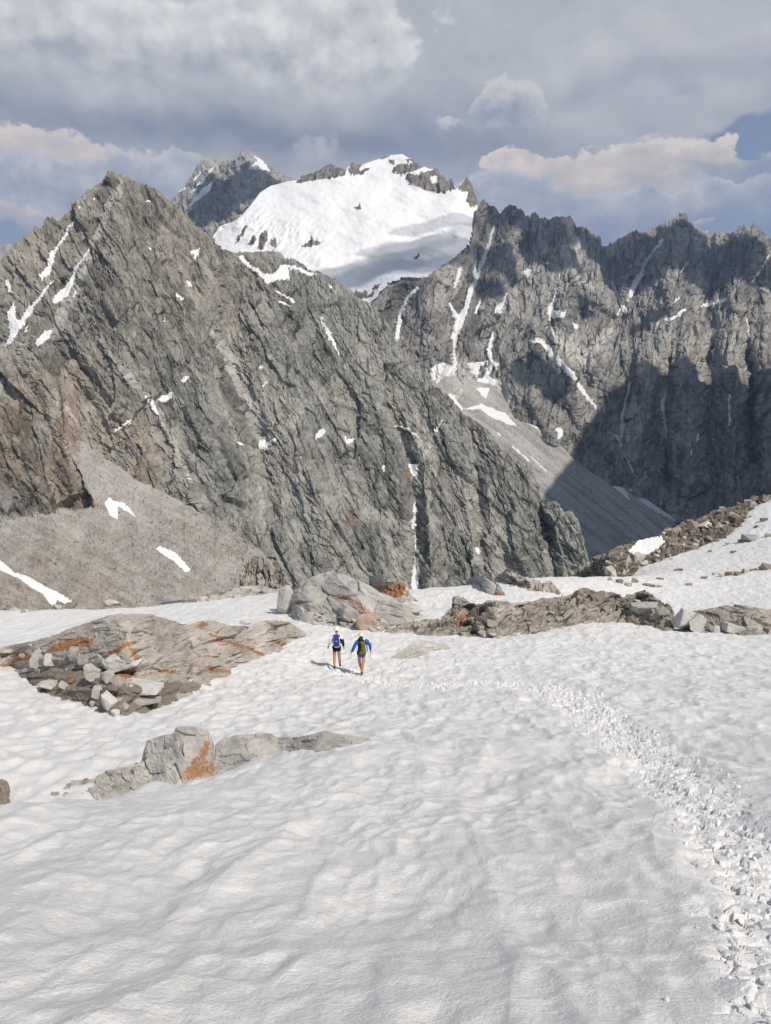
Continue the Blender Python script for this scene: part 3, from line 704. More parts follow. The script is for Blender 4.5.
SNOW5_P = [Z4([(98, 728), (116, 733), (106, 768)]), Z4([(208, 372), (228, 355), (247, 362), (240, 390)]), Z4([(323, 483), (332, 518), (382, 528), (377, 552), (320, 552), (305, 612), (308, 520)]), Z4([(233, 638), (300, 648), (322, 682), (290, 675), (268, 662)]), Z4([(408, 570), (437, 578), (432, 602), (414, 597)]), Z4([(184, 610), (200, 616), (190, 624)]), Z4([(400, 620), (412, 606), (408, 630)]),
           Z5([(390, 500), (410, 478), (432, 478), (405, 508), (360, 527), (343, 520)]), Z5([(314, 530), (326, 530), (324, 550), (314, 545)]), Z5([(730, 398), (746, 396), (746, 412), (732, 412)]), Z5([(663, 508), (682, 512), (692, 594), (680, 584)]), Z5([(508, 312), (518, 314), (512, 322)]), Z5([(588, 525), (600, 515), (602, 530), (592, 540)]),
           Z6([(195, 155), (240, 135), (290, 140), (302, 180), (296, 248), (270, 232), (225, 242), (205, 200)]), Z6([(342, 130), (432, 122), (400, 150), (390, 195)]), Z6([(388, 195), (430, 182), (468, 208), (430, 265), (420, 273), (383, 238)]), Z6([(430, 48), (447, 48), (440, 92)]), Z6([(448, 125), (477, 135), (465, 163)]), Z6([(703, 395), (727, 400), (722, 430), (705, 442)]), Z6([(598, 38), (640, 38), (662, 62), (620, 62)]), Z6([(545, 12), (562, 16), (556, 26)])]
PALE5 = [W(Z6, [(300, 110, 30), (340, 200, 60), (330, 280, 70)]), W(Z6, [(480, 210, 40), (480, 270, 50)]), W(Z4, [(340, 620, 30), (420, 690, 60), (470, 720, 40)]), W(Z4, [(390, 150, 30), (400, 210, 18), (430, 280, 10)]), W(Z4, [(560, 600, 30), (480, 690, 30)]), W(Z4, [(490, 430, 20), (430, 400, 14)])]


def _snow5(px, py): return mask(px, py, SNOW5_P, SNOW5_S, rag=1.0, soft=0.8)


def disp5(px, py, Y):
    k = Y / 2900.0
    q = px + 0.12 * (py - 300) + 2.5 * fbm(px / 16, py / 16, 3, 53)
    h1, e1, t1 = facet(q / 10, py / 26, 54, 1.1); h2, e2, t2 = facet(q / 4.2, py / 9, 55, 1.2); h3, e3, t3 = facet(q / 2.0, py / 3.6, 56, 1.2)
    rg = ridged(q / 7, py / 34, 3, 58)
    hs, es, ts = facet(q / 26, py / 60, 64, 1.0)
    ck = np.clip((1 - sstep(0.02, 0.12, e1)) * sstep(-0.05, 0.3, fbm(px / 20, py / 20, 3, 65)) + 0.7 * (1 - sstep(0.02, 0.15, e2)) * sstep(0.05, 0.4, fbm(px / 12, py / 12, 3, 66)), 0, 1)
    sn = _snow5(px, py)
    _f5.update(ck=ck, tone=np.clip(0.5 + 0.30 * (t1 - .5) + 0.3 * (t2 - .5) + 0.25 * (t3 - .5) + 0.45 * (ts - .5), 0, 1), snow=sn, rg=rg)
    return k * (16 * hs - 4 * ck + 9 * h1 + 3.8 * h2 + 1.8 * h3 + 6 * rg + 0.9 * fbm(px / 2.4, py / 2.4, 2, 59) - 5 * (1 - sstep(0, 0.16, e2))) * (1 - 0.8 * sn) + 4 * sn


def attrs5(px, py, Y):
    tint = 0.45 * sstep(0.15, 0.55, fbm(px / 22, py / 26, 4, 61)) * sstep(240, 330, py)
    return {'tone': np.clip(_f5['tone'] + 0.25 * (_f5['rg'] - 0.4), 0, 1), 'crack': _f5['ck'], 'snow': _f5['snow'], 'tint': tint, 'pale': mask(px, py, (), PALE5, soft=3, rag=2.0)}


right_mt, G5 = relief('mountain', SKY5, BASE5, 0.75, M_FAR, mod5, disp5, attrs5, jag=2.4, jagw=4.5, seed=5, back=(120, 1.0, 6), keep=0.5)
tag(right_mt, 'jagged grey rock wall with snow gullies along the right skyline', 'mountain', kind='structure')

# scree cone in the far valley
top6 = [(415, 372), (430, 380), (448, 372), (470, 380), (490, 384), (500, 390), (515, 418), (540, 428), (555, 440), (573, 459), (590, 472), (603, 480), (613, 486), (630, 486), (655, 505), (673, 517), (700, 545), (740, 580)]
sky6 = [(x, y, depth_at(G5, x, y) - 12) for x, y in top6]
base6 = []
for x, y, D in sky6:
    z0 = px2t(x, y)[1]; zb = px2t(x, 640)[1]; base6.append((x, 640, (z0 * D - 0.62 * D) / (zb - 0.62)))
SNOW6_P = [Z6(q) for q in ([(325, 318), (410, 292), (500, 328), (548, 382), (500, 372), (440, 344), (400, 314)], [(578, 363), (640, 373), (658, 402), (620, 392)], [(470, 408), (485, 416), (480, 428), (468, 418)], [(383, 230), (440, 230), (424, 275)])]
SNOW6_P += [Z8(q) for q in ([(138, 543), (187, 548), (207, 604)], [(198, 543), (260, 585), (332, 626), (405, 690), (330, 650), (250, 604)])]
SNOW6_S = [W(Z6, [(528, 468, 5), (592, 527, 6)]), W(Z6, [(603, 508, 5), (660, 570, 7)]), W(Z6, [(280, 262, 14), (322, 316, 12)])]
_f6 = {}


def disp6(px, py, Y):
    a, w = px * 0.62 - py * 0.78, px * 0.78 + py * 0.62
    sn = mask(px, py, SNOW6_P, SNOW6_S, rag=0.6)
    st = fbm(a / 5.0, w / 110, 4, 71)
    h3, e3, t3 = facet(px / 2.2, py / 1.8, 72, 1.0)
    _f6.update(tone=0.5 + 1.1 * st + 0.35 * (t3 - 0.5), snow=sn)
    return (10 * st + 16 * fbm(a / 24, w / 200, 3, 73) + 1.6 * h3) * (1 - 0.6 * sn)


cone, G6 = relief('scree_slope', sky6, base6, 0.8, M_CONE, None, disp6, lambda px, py, Y: {'tone': _f6['tone'], 'snow': _f6['snow'], 'tint': 0 * px, 'pale': 0.25 + 0 * px}, seed=6, back=(14, 0.3, 2), keep=0.6, plane=(-0.22, 0.52))
tag(cone, 'grey streaked scree fan in the far valley, half in shade', 'scree slope', kind='structure')

# ------------------------------------------------------------------ glacier dome and the twin peak behind
SKY7 = [(150, 300, 4000), (205, 248, 4100), (214, 235, 4150), (220, 226, 4200), (235, 221, 4250), (243, 214, 4300), (252.6, 202.6, 4400), (260, 192.5, 4500), (270, 186, 4600), (285, 182, 4650), (296, 180, 4680), (308, 174, 4700), (320, 170, 4700), (329, 164.5, 4700), (339, 166, 4700), (345, 169.5, 4690), (352, 164, 4690), (362, 164.5, 4690), (375, 160, 4690), (390, 155, 4690), (402.6, 154, 4680),
        (407.6, 157.5, 4660), (412.6, 159, 4640), (422.6, 166, 4600), (430, 169, 4560), (437, 169, 4520), (440, 174, 4500), (447.6, 180, 4450), (451, 178, 4420), (456, 188.5, 4390), (459, 187.5, 4360), (461, 182.5, 4340), (466.4, 177.5, 4300), (470, 180, 4280), (474, 190, 4250), (477.7, 205, 4200), (490, 230, 4100), (520, 260, 4000)]
BASE7 = [(150, 345, 3000), (300, 345, 3000), (520, 345, 3000)]
SKY7 = [(x, y, D * 0.865) for x, y, D in SKY7]; BASE7 = [(x, y, D * 0.865) for x, y, D in BASE7]
ROCK7 = [Z3(q) for q in ([(70, 118), (90, 92), (130, 94), (115, 118), (162, 110), (130, 137), (85, 142)], [(248, 127), (270, 98), (312, 95), (298, 72), (332, 76), (378, 105), (330, 127), (290, 140)],
                         [(300, 157), (310, 135), (345, 138), (400, 122), (430, 110), (445, 130), (470, 155), (490, 145), (500, 195), (460, 212), (395, 207), (350, 188), (320, 172)], [(510, 197), (545, 145), (562, 155), (594, 262), (560, 270), (545, 238), (550, 210)],
                         [(-5, 157), (-5, 100), (30, 95), (62, 116), (62, 142)], [(93, 267), (125, 258), (120, 282)], [(333, 472), (362, 448), (350, 477)], [(92, 612), (150, 602), (142, 634), (110, 640)], [(163, 592), (205, 573), (190, 600)], [(140, 630), (170, 600), (175, 625)], [(235, 78), (258, 85), (255, 100), (240, 95)], [(200, 72), (240, 60), (240, 66), (205, 80)])]
ROCK7 += [Z2(q) for q in ([(535, 174), (590, 130), (640, 115), (675, 93), (715, 100), (745, 112), (737, 142), (680, 154), (600, 163)], [(348, 418), (375, 375), (387, 400), (365, 423)], [(385, 437), (400, 385), (425, 358), (432, 392), (410, 437)], [(438, 417), (467, 398), (462, 432)], [(555, 424), (620, 398), (645, 410), (600, 428)], [(300, 420), (330, 350), (350, 340), (320, 400)])]
SNOWIN7 = [Z3([(398, 150), (415, 138), (430, 150), (428, 170), (405, 175)]), Z3([(320, 80), (330, 90), (310, 100)])]
_f7 = {}


def mod7(px, py, Y):
    r = 120 * fbm(px / 70, py / 45, 2, 80) + 24 * fbm((px + py) / 22, (py - 0.4 * px) / 9, 4, 81)
    for j in range(px.shape[1]):   # under the rock wall that stands in front of it
        i = int(np.clip(round((px[0, j] - G5[0][0, 0]) / (G5[0][0, 1] - G5[0][0, 0])), 0, G5[0].shape[1] - 1))
        if px[0, j] < G5[0][0, 0]: continue
        D = np.interp(py[:, j], G5[1][:, i], G5[2][:, i, 1]); r[:, j] = np.where(py[:, j] > G5[1][0, i] - 1.5, np.maximum(r[:, j], D + 60 - Y[:, j]), r[:, j])
    ic, _, _, _ = seg_dist(px, py, [(250, 220), (275, 240), (300, 240)])
    r += 32 * ridged(px / 9 + py / 14, py / 12, 3, 83) * np.exp(-(ic / 22) ** 2)
    return r


def disp7(px, py, Y):
    rk = mask(px, py, ROCK7, rag=0.7, seed=8) * (1 - mask(px, py, SNOWIN7))
    h2, e2, t2 = facet(px / 5, py / 7, 84, 1.2); h3, e3, t3 = facet(px / 2.1, py / 3, 85, 1.2)
    _f7.update(tone=0.5 * t2 + 0.5 * t3, snow=1 - rk)
    return rk * (16 * h2 + 9 * h3) + (1 - rk) * 2.0 * fbm(px / 5, py / 3, 3, 86)


glacier, G7 = relief('glacier', SKY7, BASE7, 1.0, M_ICE, mod7, disp7, lambda px, py, Y: {'tone': _f7['tone'], 'snow': _f7['snow'], 'tint': 0.35 + 0 * px, 'pale': 0 * px}, jag=0.0, smooth=True, seed=7, back=(160, 0.6, 6), keep=0.5, plane=(0.0, 0.62))
tag(glacier, 'broad white glacier dome with rocky crest on the skyline', 'glacier', kind='structure')

SKY4 = [(60, 330, 4800), (120, 260, 4850), (150, 222, 4900), (171, 200, 4950), (179, 191, 5000), (186, 185, 5050), (192.5, 175, 5100), (201, 161, 5150), (206, 157, 5150), (211, 157, 5150), (217.6, 161, 5150), (224, 157, 5150), (230, 160.5, 5150), (236, 159.5, 5150), (242.6, 152.5, 5150), (249, 149.5, 5150), (255, 154, 5150), (261, 160, 5150), (272.6, 167.5, 5150), (282.6, 174, 5150), (293, 180, 5150), (310, 190, 5150), (340, 215, 5100)]
BASE4 = [(60, 345, 4200), (340, 300, 4300)]
SNOW4_P = [Z2(q) for q in ([(112, 264), (165, 198), (212, 163), (200, 197), (160, 237), (125, 262)], [(352, 117), (385, 85), (372, 62), (407, 78), (440, 127), (400, 117)], [(350, 158), (362, 156), (358, 168)])]
SNOW4_S = [W(Z2, [(212, 108, 6), (160, 180, 7), (128, 212, 6)]), W(Z2, [(100, 190, 5), (60, 215, 6)]), W(Z2, [(165, 130, 4), (140, 165, 5)])]
_f4 = {}


def disp4(px, py, Y):
    q = px - 0.25 * py
    h1, e1, t1 = facet(q / 9, py / 16, 91, 1.1); h2, e2, t2 = facet(q / 3.6, py / 6, 92, 1.2); h3, e3, t3 = facet(q / 1.9, py / 2.8, 93, 1.2)
    sn = mask(px, py, SNOW4_P, SNOW4_S, rag=0.6)
    _f4.update(tone=0.35 * t1 + 0.35 * t2 + 0.3 * t3, snow=sn)
    return (13 * h1 + 9 * h2 + 6 * h3 + 12 * ridged(q / 8, py / 30, 3, 94)) * (1 - 0.7 * sn)


RIBS4 = [([(211, 158), (205, 185), (185, 215)], 20, -120), ([(249, 150), (246, 185), (240, 215)], 22, -120), ([(228, 162), (224, 195), (215, 225)], 14, 80), ([(196, 185), (186, 205)], 8, 50)]
twin, G4 = relief('mountain', SKY4, BASE4, 1.0, M_FAR, lambda px, py, Y: rib_sum(px, py, RIBS4) - 40 * (ridged(px / 20, py / 60, 3, 95) - 0.4) * sstep(150, 200, py), disp4,
                  lambda px, py, Y: {'tone': _f4['tone'], 'snow': _f4['snow'], 'tint': 0 * px, 'pale': 0.25 * sstep(190, 160, py)}, jag=1.4, jagw=4, seed=9, back=(150, 1.0, 6), keep=0.5)
tag(twin, 'shaded twin pointed grey peak left of the glacier dome', 'mountain', kind='structure')

far, G8 = relief('mountain', [(-160, 210, 6800), (-60, 235, 6800), (-5, 244, 6800), (5, 245, 6800), (10, 246, 6800), (25, 260, 6800), (60, 285, 6800)], [(-160, 340, 6000), (60, 340, 6000)], 2.0, M_FAR, None,
                 lambda px, py, Y: 60 * ridged(px / 9, py / 20, 4, 97), lambda px, py, Y: {'tone': 0.5 + 0 * px, 'snow': 0 * px, 'tint': 0 * px, 'pale': 0.2 + 0 * px}, jag=2, seed=11, back=(200, 0.8, 4))
tag(far, 'hazy distant ridge at the left edge behind the pyramid mountain', 'mountain', kind='structure')

# ------------------------------------------------------------------ valley floor and the mountain right of the view that shades the far wall
def valley():
    n = 90; xs = np.linspace(-8500, 8500, n); ys = np.linspace(-2500, 8500, n); X, Y = np.meshgrid(xs, ys)
    Zv = -470 + 50 * fbm(X / 1500, Y / 1500, 4, 200)
    o = mesh_np('valley_floor', np.stack([X, Y, Zv], -1).reshape(-1, 3), grid_faces(n, n), M_CONE, True, {k: np.full(n * n, v) for k, v in (('tone', 0.5), ('snow', 0), ('tint', 0), ('pale', 0))})
    tag(o, 'stony valley floor far below the snowfield', 'valley floor', kind='structure')


valley()
EDGE = [(540, 520), (545, 490), (560, 472), (576, 455), (583, 430), (598, 410), (613, 388), (628, 380), (648, 370), (660, 374), (676, 366), (690, 376), (700, 386), (712, 388), (724, 380), (736, 384), (748, 390), (758, 405), (771, 418), (800, 450), (850, 500)]


def shade_mountain():
    pts = []
    for x, y in EDGE:
        g = G6 if x < 580 else G5
        p = P3(x, y, depth_at(g, x, y)); t = (1.3 * p[1] - p[0]) / (SUN[0] - 1.3 * SUN[1]); pts.append(p + t * SUN)
    pts = np.array(pts); u = np.linspace(0, 1, len(pts)); q = np.linspace(0, 1, 160)
    Rg = np.stack([np.interp(q, u, pts[:, k]) for k in range(3)], 1)
    # descend both ends into the ground
    a, b = Rg[0], Rg[-1]; dr = Rg[-1] - Rg[0]; dr[2] = 0; dr /= np.linalg.norm(dr)
    pre = np.array([a - dr * k * 45 - np.array([0, 0, 130 * k]) for k in range(12, 0, -1)]); post = np.array([b + dr * k * 45 - np.array([0, 0, 110 * k]) for k in range(1, 13)])
    Rg = np.concatenate([pre, Rg, post]); n = len(Rg); i = np.arange(n)
    Rg[:, 2] += 14 * fbm(i / 5.0, i * 0 + 0.3, 4, 210)
    right = np.array([dr[1], -dr[0], 0]); right = right if right[0] > 0 else -right
    rows = []
    for s in list(np.linspace(-1, 0, 40)) + list(np.linspace(0, 1, 30))[1:]:
        low = -480; h = np.maximum(Rg[:, 2] - low, 5); run = h / (2.1 if s < 0 else 0.9)
        off = s * run; P = Rg + right[None] * off[:, None]; P[:, 2] = low + h * (1 - abs(s))
        rg = (ridged(i / 14.0, i * 0 + s * 2.0, 4, 212) - 0.4) * 60 * min(1, abs(s) * 6) * (1 - abs(s))
        P[:, 2] += rg; rows.append(P)
    G = np.array(rows); N = G.shape[0] * G.shape[1]
    _, _, tn = facet(np.arange(N) / 7.0 % 400, np.arange(N) / 900.0, 213)
    o = mesh_np('mountain', G.reshape(-1, 3), grid_faces(*G.shape[:2]), M_FAR, False, {'tone': tn, 'snow': np.zeros(N), 'tint': np.zeros(N), 'pale': np.zeros(N)})
    tag(o, 'steep rock ridge beyond the right edge of the view', 'mountain', kind='structure')


shade_mountain()


def cloud_mat(alpha):
    m, t, b = new_mat('cloud_vapour'); b.inputs['Base Color'].default_value = (0.85, 0.86, 0.88, 1); b.inputs['Roughness'].default_value = 1; b.inputs['Specular IOR Level'].default_value = 0
    b.inputs['Alpha'].default_value = alpha
    return m


M_CLOUD = cloud_mat(0.74); M_THIN = cloud_mat(0.22)


def cloud(px, py, grid, rx, ry, t=3600.0, seed=0, mat=None):
    """a drifting cloud whose shadow falls on the given place of the range; rx, ry in metres on the slope"""
    c = P3(px, py, depth_at(grid, px, py)) + t * SUN
    bm = bmesh.new(); bmesh.ops.create_icosphere(bm, subdivisions=5, radius=1.0)
    v = np.array([x.co[:] for x in bm.verts]); f = np.array([[x.index for x in q.verts] for q in bm.faces]); bm.free()
    n = 1 + 0.34 * fbm(v[:, 0] * 1.6 + seed, v[:, 2] * 1.6 + v[:, 1], 5, 300 + seed) + 0.15 * np.abs(fbm(v[:, 0] * 5 + seed, v[:, 2] * 5 - v[:, 1] * 3, 4, 320 + seed))
    v = v * n[:, None]
    # seen from the sun: rx across, ry up the slope
    ax = np.array([math.cos(R(SUN_AZ)), -math.sin(R(SUN_AZ)), 0.0]); up = np.cross(SUN, ax); up = up if up[2] > 0 else -up
    w = v[:, :1] * rx * ax + v[:, 2:] * ry * up + v[:, 1:2] * ry * 0.6 * SUN
    o = mesh_np('cloud', c + w, f, mat or M_CLOUD, True)
    tag(o, None, None, kind='stuff'); o['label'] = 'drifting grey white cloud high above the valley'; o['category'] = 'cloud'


for k, a in enumerate([(528, 228, G5, 150, 230), (498, 262, G5, 60, 150), (486, 290, G5, 50, 90), (550, 250, G5, 80, 180), (600, 258, G5, 90, 190), (640, 258, G5, 190, 210), (695, 252, G5, 190, 240), (750, 255, G5, 150, 210), (585, 305, G5, 35, 60), (653, 318, G5, 40, 40),
                       (222, 205, G4, 150, 200), (262, 182, G4, 140, 120), (200, 212, G4, 60, 120), (540, 378, G5, 90, 110)]):
    cloud(*a, seed=k, mat=M_CLOUD)
_rc = random.Random(4)
for k in range(15):   # torn shreds that dim the lower right of the glacier
    u, v = _rc.gauss(0, 1), _rc.gauss(0, 1); x = 405 + 52 * u; y = 262 + 17 * v + (-0.30 * (x - 400))
    if 215 < x < 475 and 200 < y < 300: cloud(x, y, G7, _rc.uniform(120, 260), _rc.uniform(50, 110), seed=40 + k, mat=M_THIN)

# ------------------------------------------------------------------ loose blocks on the left scree
def scree_stones():
    rs = np.random.RandomState(31); PX, PY, Pg = G3; tv = []
    for k in range(6):
        bm = bmesh.new(); bmesh.ops.create_icosphere(bm, subdivisions=1, radius=0.5)
        v = np.array([q.co[:] for q in bm.verts]); f = np.array([[q.index for q in w.verts] for w in bm.faces]); bm.free()
        tv.append(v * (1 + 0.6 * (rs.rand(len(v), 1) - 0.5)) * np.array([1.0, 0.8, 0.6 + 0.4 * rs.rand()]))
    V = []; Fc = []; tone = []; off = 0; n = 0
    while n < 2600:
        j = rs.randint(2, PX.shape[1] - 2); i = int(2 + (PX.shape[0] - 6) * rs.rand())
        x, y = PX[i, j], PY[i, j]
        if not (-60 < x < 300 and y < 625): continue
        if _f3['snow'][i, j] > 0.3 or poly_sd(np.array([x]), np.array([y]), CLIFF)[0] < 2: continue
        if rs.rand() > 0.35 + 0.9 * (fbm(np.array([x / 26.0]), np.array([y / 12.0]), 3, 33)[0] + 0.2): continue
        m = Pg[i, j, 1] / F; w = m * min(3.6, 0.75 * math.exp(0.55 * rs.randn() + 0.1)); a = rs.rand() * 6.28
        M = np.array([[math.cos(a), -math.sin(a), 0], [math.sin(a), math.cos(a), 0], [0, 0, 1]])
        q_ = rs.rand(2); pt = Pg[i, j] + (Pg[i, j + 1] - Pg[i, j]) * q_[0] + (Pg[i + 1, j] - Pg[i, j]) * q_[1] + (Pg[i, j + 1] - Pg[i, j]) * rs.randn() * 1.5
        v = tv[n % 6] @ M.T * w + pt + np.array([0, -0.1 * w, 0.22 * w]); V.append(v); Fc.append(f + off); off += len(v); tone.append(np.full(len(v), rs.rand())); n += 1
    z = np.zeros(off)
    o = mesh_np('scree_stones', np.concatenate(V), np.concatenate(Fc), M_SCREE, False, {'tone': np.concatenate(tone), 'snow': z, 'tint': z + 0.2, 'pale': z + 0.3, 'crack': z})
    tag(o, 'countless loose stones strewn over the left scree slope', 'scree stones', kind='stuff')


scree_stones()

# ------------------------------------------------------------------ snowfield
GP = [(0, 1024, 2.9), (385, 1024, 2.9), (771, 1024, 2.8), (0, 920, 4.3), (385, 920, 4.4), (771, 920, 4.2), (0, 860, 5.7), (385, 850, 6.1), (771, 850, 5.8),
      (0, 812, 7.6), (100, 802, 8.4), (200, 788, 9.2), (300, 768, 10.6), (375, 744, 12.6), (0, 775, 13.5), (100, 762, 14.6), (0, 740, 17), (150, 735, 17.5), (250, 722, 19), (0, 700, 22), (100, 722, 19), (330, 720, 19), (300, 690, 25), (336, 671, 31), (362, 675, 30.3),
      (450, 790, 8.7), (450, 740, 13.5), (450, 700, 21.5), (440, 665, 33), (600, 790, 8.6), (600, 740, 14), (600, 690, 24), (771, 790, 8.3), (771, 740, 13.5), (771, 690, 22), (500, 650, 37), (650, 650, 36), (771, 652, 35),
      (430, 634, 43), (540, 629, 45), (600, 625, 46), (660, 632, 44), (771, 636, 43), (330, 628, 43), (280, 612, 50),
      (0, 672, 27), (100, 716, 20), (200, 690, 25), (260, 658, 32), (305, 636, 39), (0, 640, 46), (0, 616, 68), (130, 611, 66), (250, 600, 66), (200, 600, 70), (280, 590, 72),
      (420, 605, 58), (440, 588, 68), (480, 594, 62), (540, 578, 76), (600, 577, 82), (640, 592, 72), (680, 612, 62), (771, 607, 60), (771, 570, 82), (700, 575, 86), (640, 565, 110), (700, 545, 118), (771, 530, 112), (771, 500, 135), (740, 510, 132), (600, 566, 115)]
GW = [(-6, 10.6, -4.3), (-3.2, 12.0, -4.2), (0, 0, -0.02), (4, 0, 0.1), (-4, 0, 0.1), (0, -6, 1.5), (8, -3, 0.8), (-8, -3, 0.8), (-12, 5, -1), (12, 5, -1),
      (-60, 105, -48), (-25, 105, -48), (0, 100, -42), (15, 110, -44), (-60, 150, -85), (0, 150, -80), (30, 150, -62), (-90, 70, -22), (-60, 45, -11), (60, 50, -9), (90, 80, -8), (110, 130, 2), (85, 175, -18), (60, 165, -40), (-40, 20, -5), (40, 20, -4)]
_c = [P3(x, y, Y) for x, y, Y in GP] + [np.array(w, float) for w in GW]
_c = np.array(_c)


def _gq(x, y):
    yy = np.maximum(y, -3.5) + 4.5
    return 2.0 * x / (yy + 2), 1.5 * np.log(yy)


def _gs(y): return np.maximum(y, 0) + 5.0


def _tps(r2): return 0.5 * r2 * np.log(r2 + 1e-9)


_qx, _qy = _gq(_c[:, 0], _c[:, 1]); _val = (_c[:, 2] + 0.265 * _c[:, 1]) / _gs(_c[:, 1])
_n = len(_c); _A = np.zeros((_n + 3, _n + 3)); _A[:_n, :_n] = _tps((_qx[:, None] - _qx) ** 2 + (_qy[:, None] - _qy) ** 2) + np.eye(_n) * 0.004
_A[:_n, _n] = 1; _A[:_n, _n + 1] = _qx; _A[:_n, _n + 2] = _qy; _A[_n:, :_n] = _A[:_n, _n:].T
_wt = np.linalg.solve(_A, np.concatenate([_val, [0, 0, 0]]))


def ground(x, y):
    x = np.asarray(x, float); y = np.asarray(y, float); qx, qy = _gq(x, y)
    g = _wt[_n] + _wt[_n + 1] * qx + _wt[_n + 2] * qy
    for k in range(_n): g = g + _wt[k] * _tps((qx - _qx[k]) ** 2 + (qy - _qy[k]) ** 2)
    return g * _gs(y) - 0.265 * y


_YS = np.exp(np.linspace(math.log(1.2), math.log(260), 900))


def hit(px, py):
    """where the ray of a pixel meets the snowfield"""
    a, b = px2t(px, py); d = EYE + b * _YS - ground(a * _YS, _YS)
    i = np.nonzero(d < 0)[0]
    Y = _YS[i[0]] if len(i) else 140.0
    if len(i) and i[0] > 0:
        k = i[0]; Y = _YS[k - 1] + (_YS[k] - _YS[k - 1]) * d[k - 1] / (d[k - 1] - d[k])
    return np.array([a * Y, Y, EYE + b * Y])


PATH_PX = [(830, 1040, 75), (800, 980, 70), (768, 905, 58), (734, 842, 50), (696, 795, 44), (652, 757, 40), (612, 727, 36), (580, 704, 33), (555, 691, 28), (515, 683.5, 6), (480, 684, 5), (440, 687, 5), (400, 685.5, 4), (365, 678.5, 3.5), (348, 674, 3)]
PATH = []
for x, y, w in PATH_PX:
    h = hit(x, y); wr = w / F * h[1] if x > 530 else 1.0
    PATH.append((h[0], h[1], min(1.1, 1.2 * max(0.36, wr))))


def snow_micro(x, y):
    d, w, _, _ = seg_dist(x + 0.08 * fbm(x / 0.4, y / 0.4, 2, 401), y, PATH)
    edge = 1 + 0.5 * fbm(x / 0.5, y / 0.5, 3, 415)
    on = 1 - sstep(w * 0.35 * edge, w * 1.15 * edge, d)
    far = sstep(9, 16, y)
    wx = x + 0.35 * fbm(x / 2.2, y / 3.0, 3, 402); wy = y + 0.3 * fbm(x / 2.0 + 9, y / 2.5, 3, 403)
    run = ridged((wx - 0.12 * wy) / 1.05, wy / 3.6, 3, 404, 0.40) - 0.4
    lump = fbm((wx - 0.2 * wy) / 1.1, wy / 1.7, 3, 416, 0.4)
    broad = fbm(x / 2.6, y / 4.5, 3, 405)
    rip = ridged(wx / 1.1 - wy * 0.25, wy / 0.75, 3, 406, 0.4) - 0.4
    _, e, _ = facet(wx / 0.62, wy / 0.85, 407); _, e2, _ = facet(wx / 0.26 + 3, wy / 0.34, 408)
    cup = (1 - sstep(0.0, 0.55, e)); cup2 = 1 - sstep(0, 0.6, e2)
    left = sstep(3, -3, x) * sstep(9, 13, y) * sstep(40, 30, y)
    z = 0.078 * run * (1 - 0.3 * far) + 0.095 * lump + 0.10 * broad + (0.010 + 0.014 * far) * rip + (0.020 + 0.020 * far + 0.03 * left) * cup + 0.013 * cup2 + 0.003 * fbm(x / 0.09, y / 0.11, 3, 409)
    h1, e1, _ = facet(x / 0.17, y / 0.19, 410, 1.2); h2, _, _ = facet(x / 0.085, y / 0.085, 411, 1.2)
    grow = 0.62 + 0.5 * sstep(8, 22, y)
    tr = -0.035 + 0.046 * grow * h1 + 0.026 * grow * h2 - 0.012 * (1 - sstep(0, 0.2, e1))
    return z * (1 - 0.45 * on) + tr * on, on


def snowfield():
    th = np.concatenate([np.linspace(-80, -33, 60)[:-1], np.linspace(-33, 33, 1150), np.linspace(33, 80, 60)[1:]])
    py = np.concatenate([np.linspace(1130, 700, 660), np.linspace(700, 592, 230)[1:]])
    prof = np.array([hit(440, q)[1] for q in py]); prof = np.minimum(np.maximum.accumulate(prof), 72)
    r = np.concatenate([np.linspace(0.25, prof[0], 20)[:-1], prof, np.linspace(min(prof[-1], 72), 200, 330)[1:]])
    r = np.maximum.accumulate(r + np.arange(len(r)) * 1e-5)
    T, Rr = np.meshgrid(np.radians(th), r); X = Rr * np.sin(T); Y = Rr * np.cos(T)
    Z = ground(X, Y); mz, on = snow_micro(X, Y); Z = Z + mz
    o = mesh_np('snowfield', np.stack([X, Y, Z], -1).reshape(-1, 3), grid_faces(*X.shape), M_SNOW, True, {'fresh': on.ravel()})
    tag(o, 'rippled old summer snowfield with a trodden path', 'snowfield', kind='structure')
    # the same snow behind and beside the viewpoint
    n = 40; xs = np.linspace(-14, 14, n); ys = np.linspace(-12, 0.3, n); X2, Y2 = np.meshgrid(xs, ys)
    o2 = mesh_np('snowfield', np.stack([X2, Y2, ground(X2, Y2) - 0.12], -1).reshape(-1, 3), grid_faces(n, n), M_SNOW, True, {'fresh': np.zeros(n * n)})
    tag(o2, 'snow slope behind the viewpoint', 'snowfield', kind='structure')


snowfield()


def surf(x, y):
    z, _ = snow_micro(np.array([x], float), np.array([y], float)); return float(ground(x, y) + z[0])


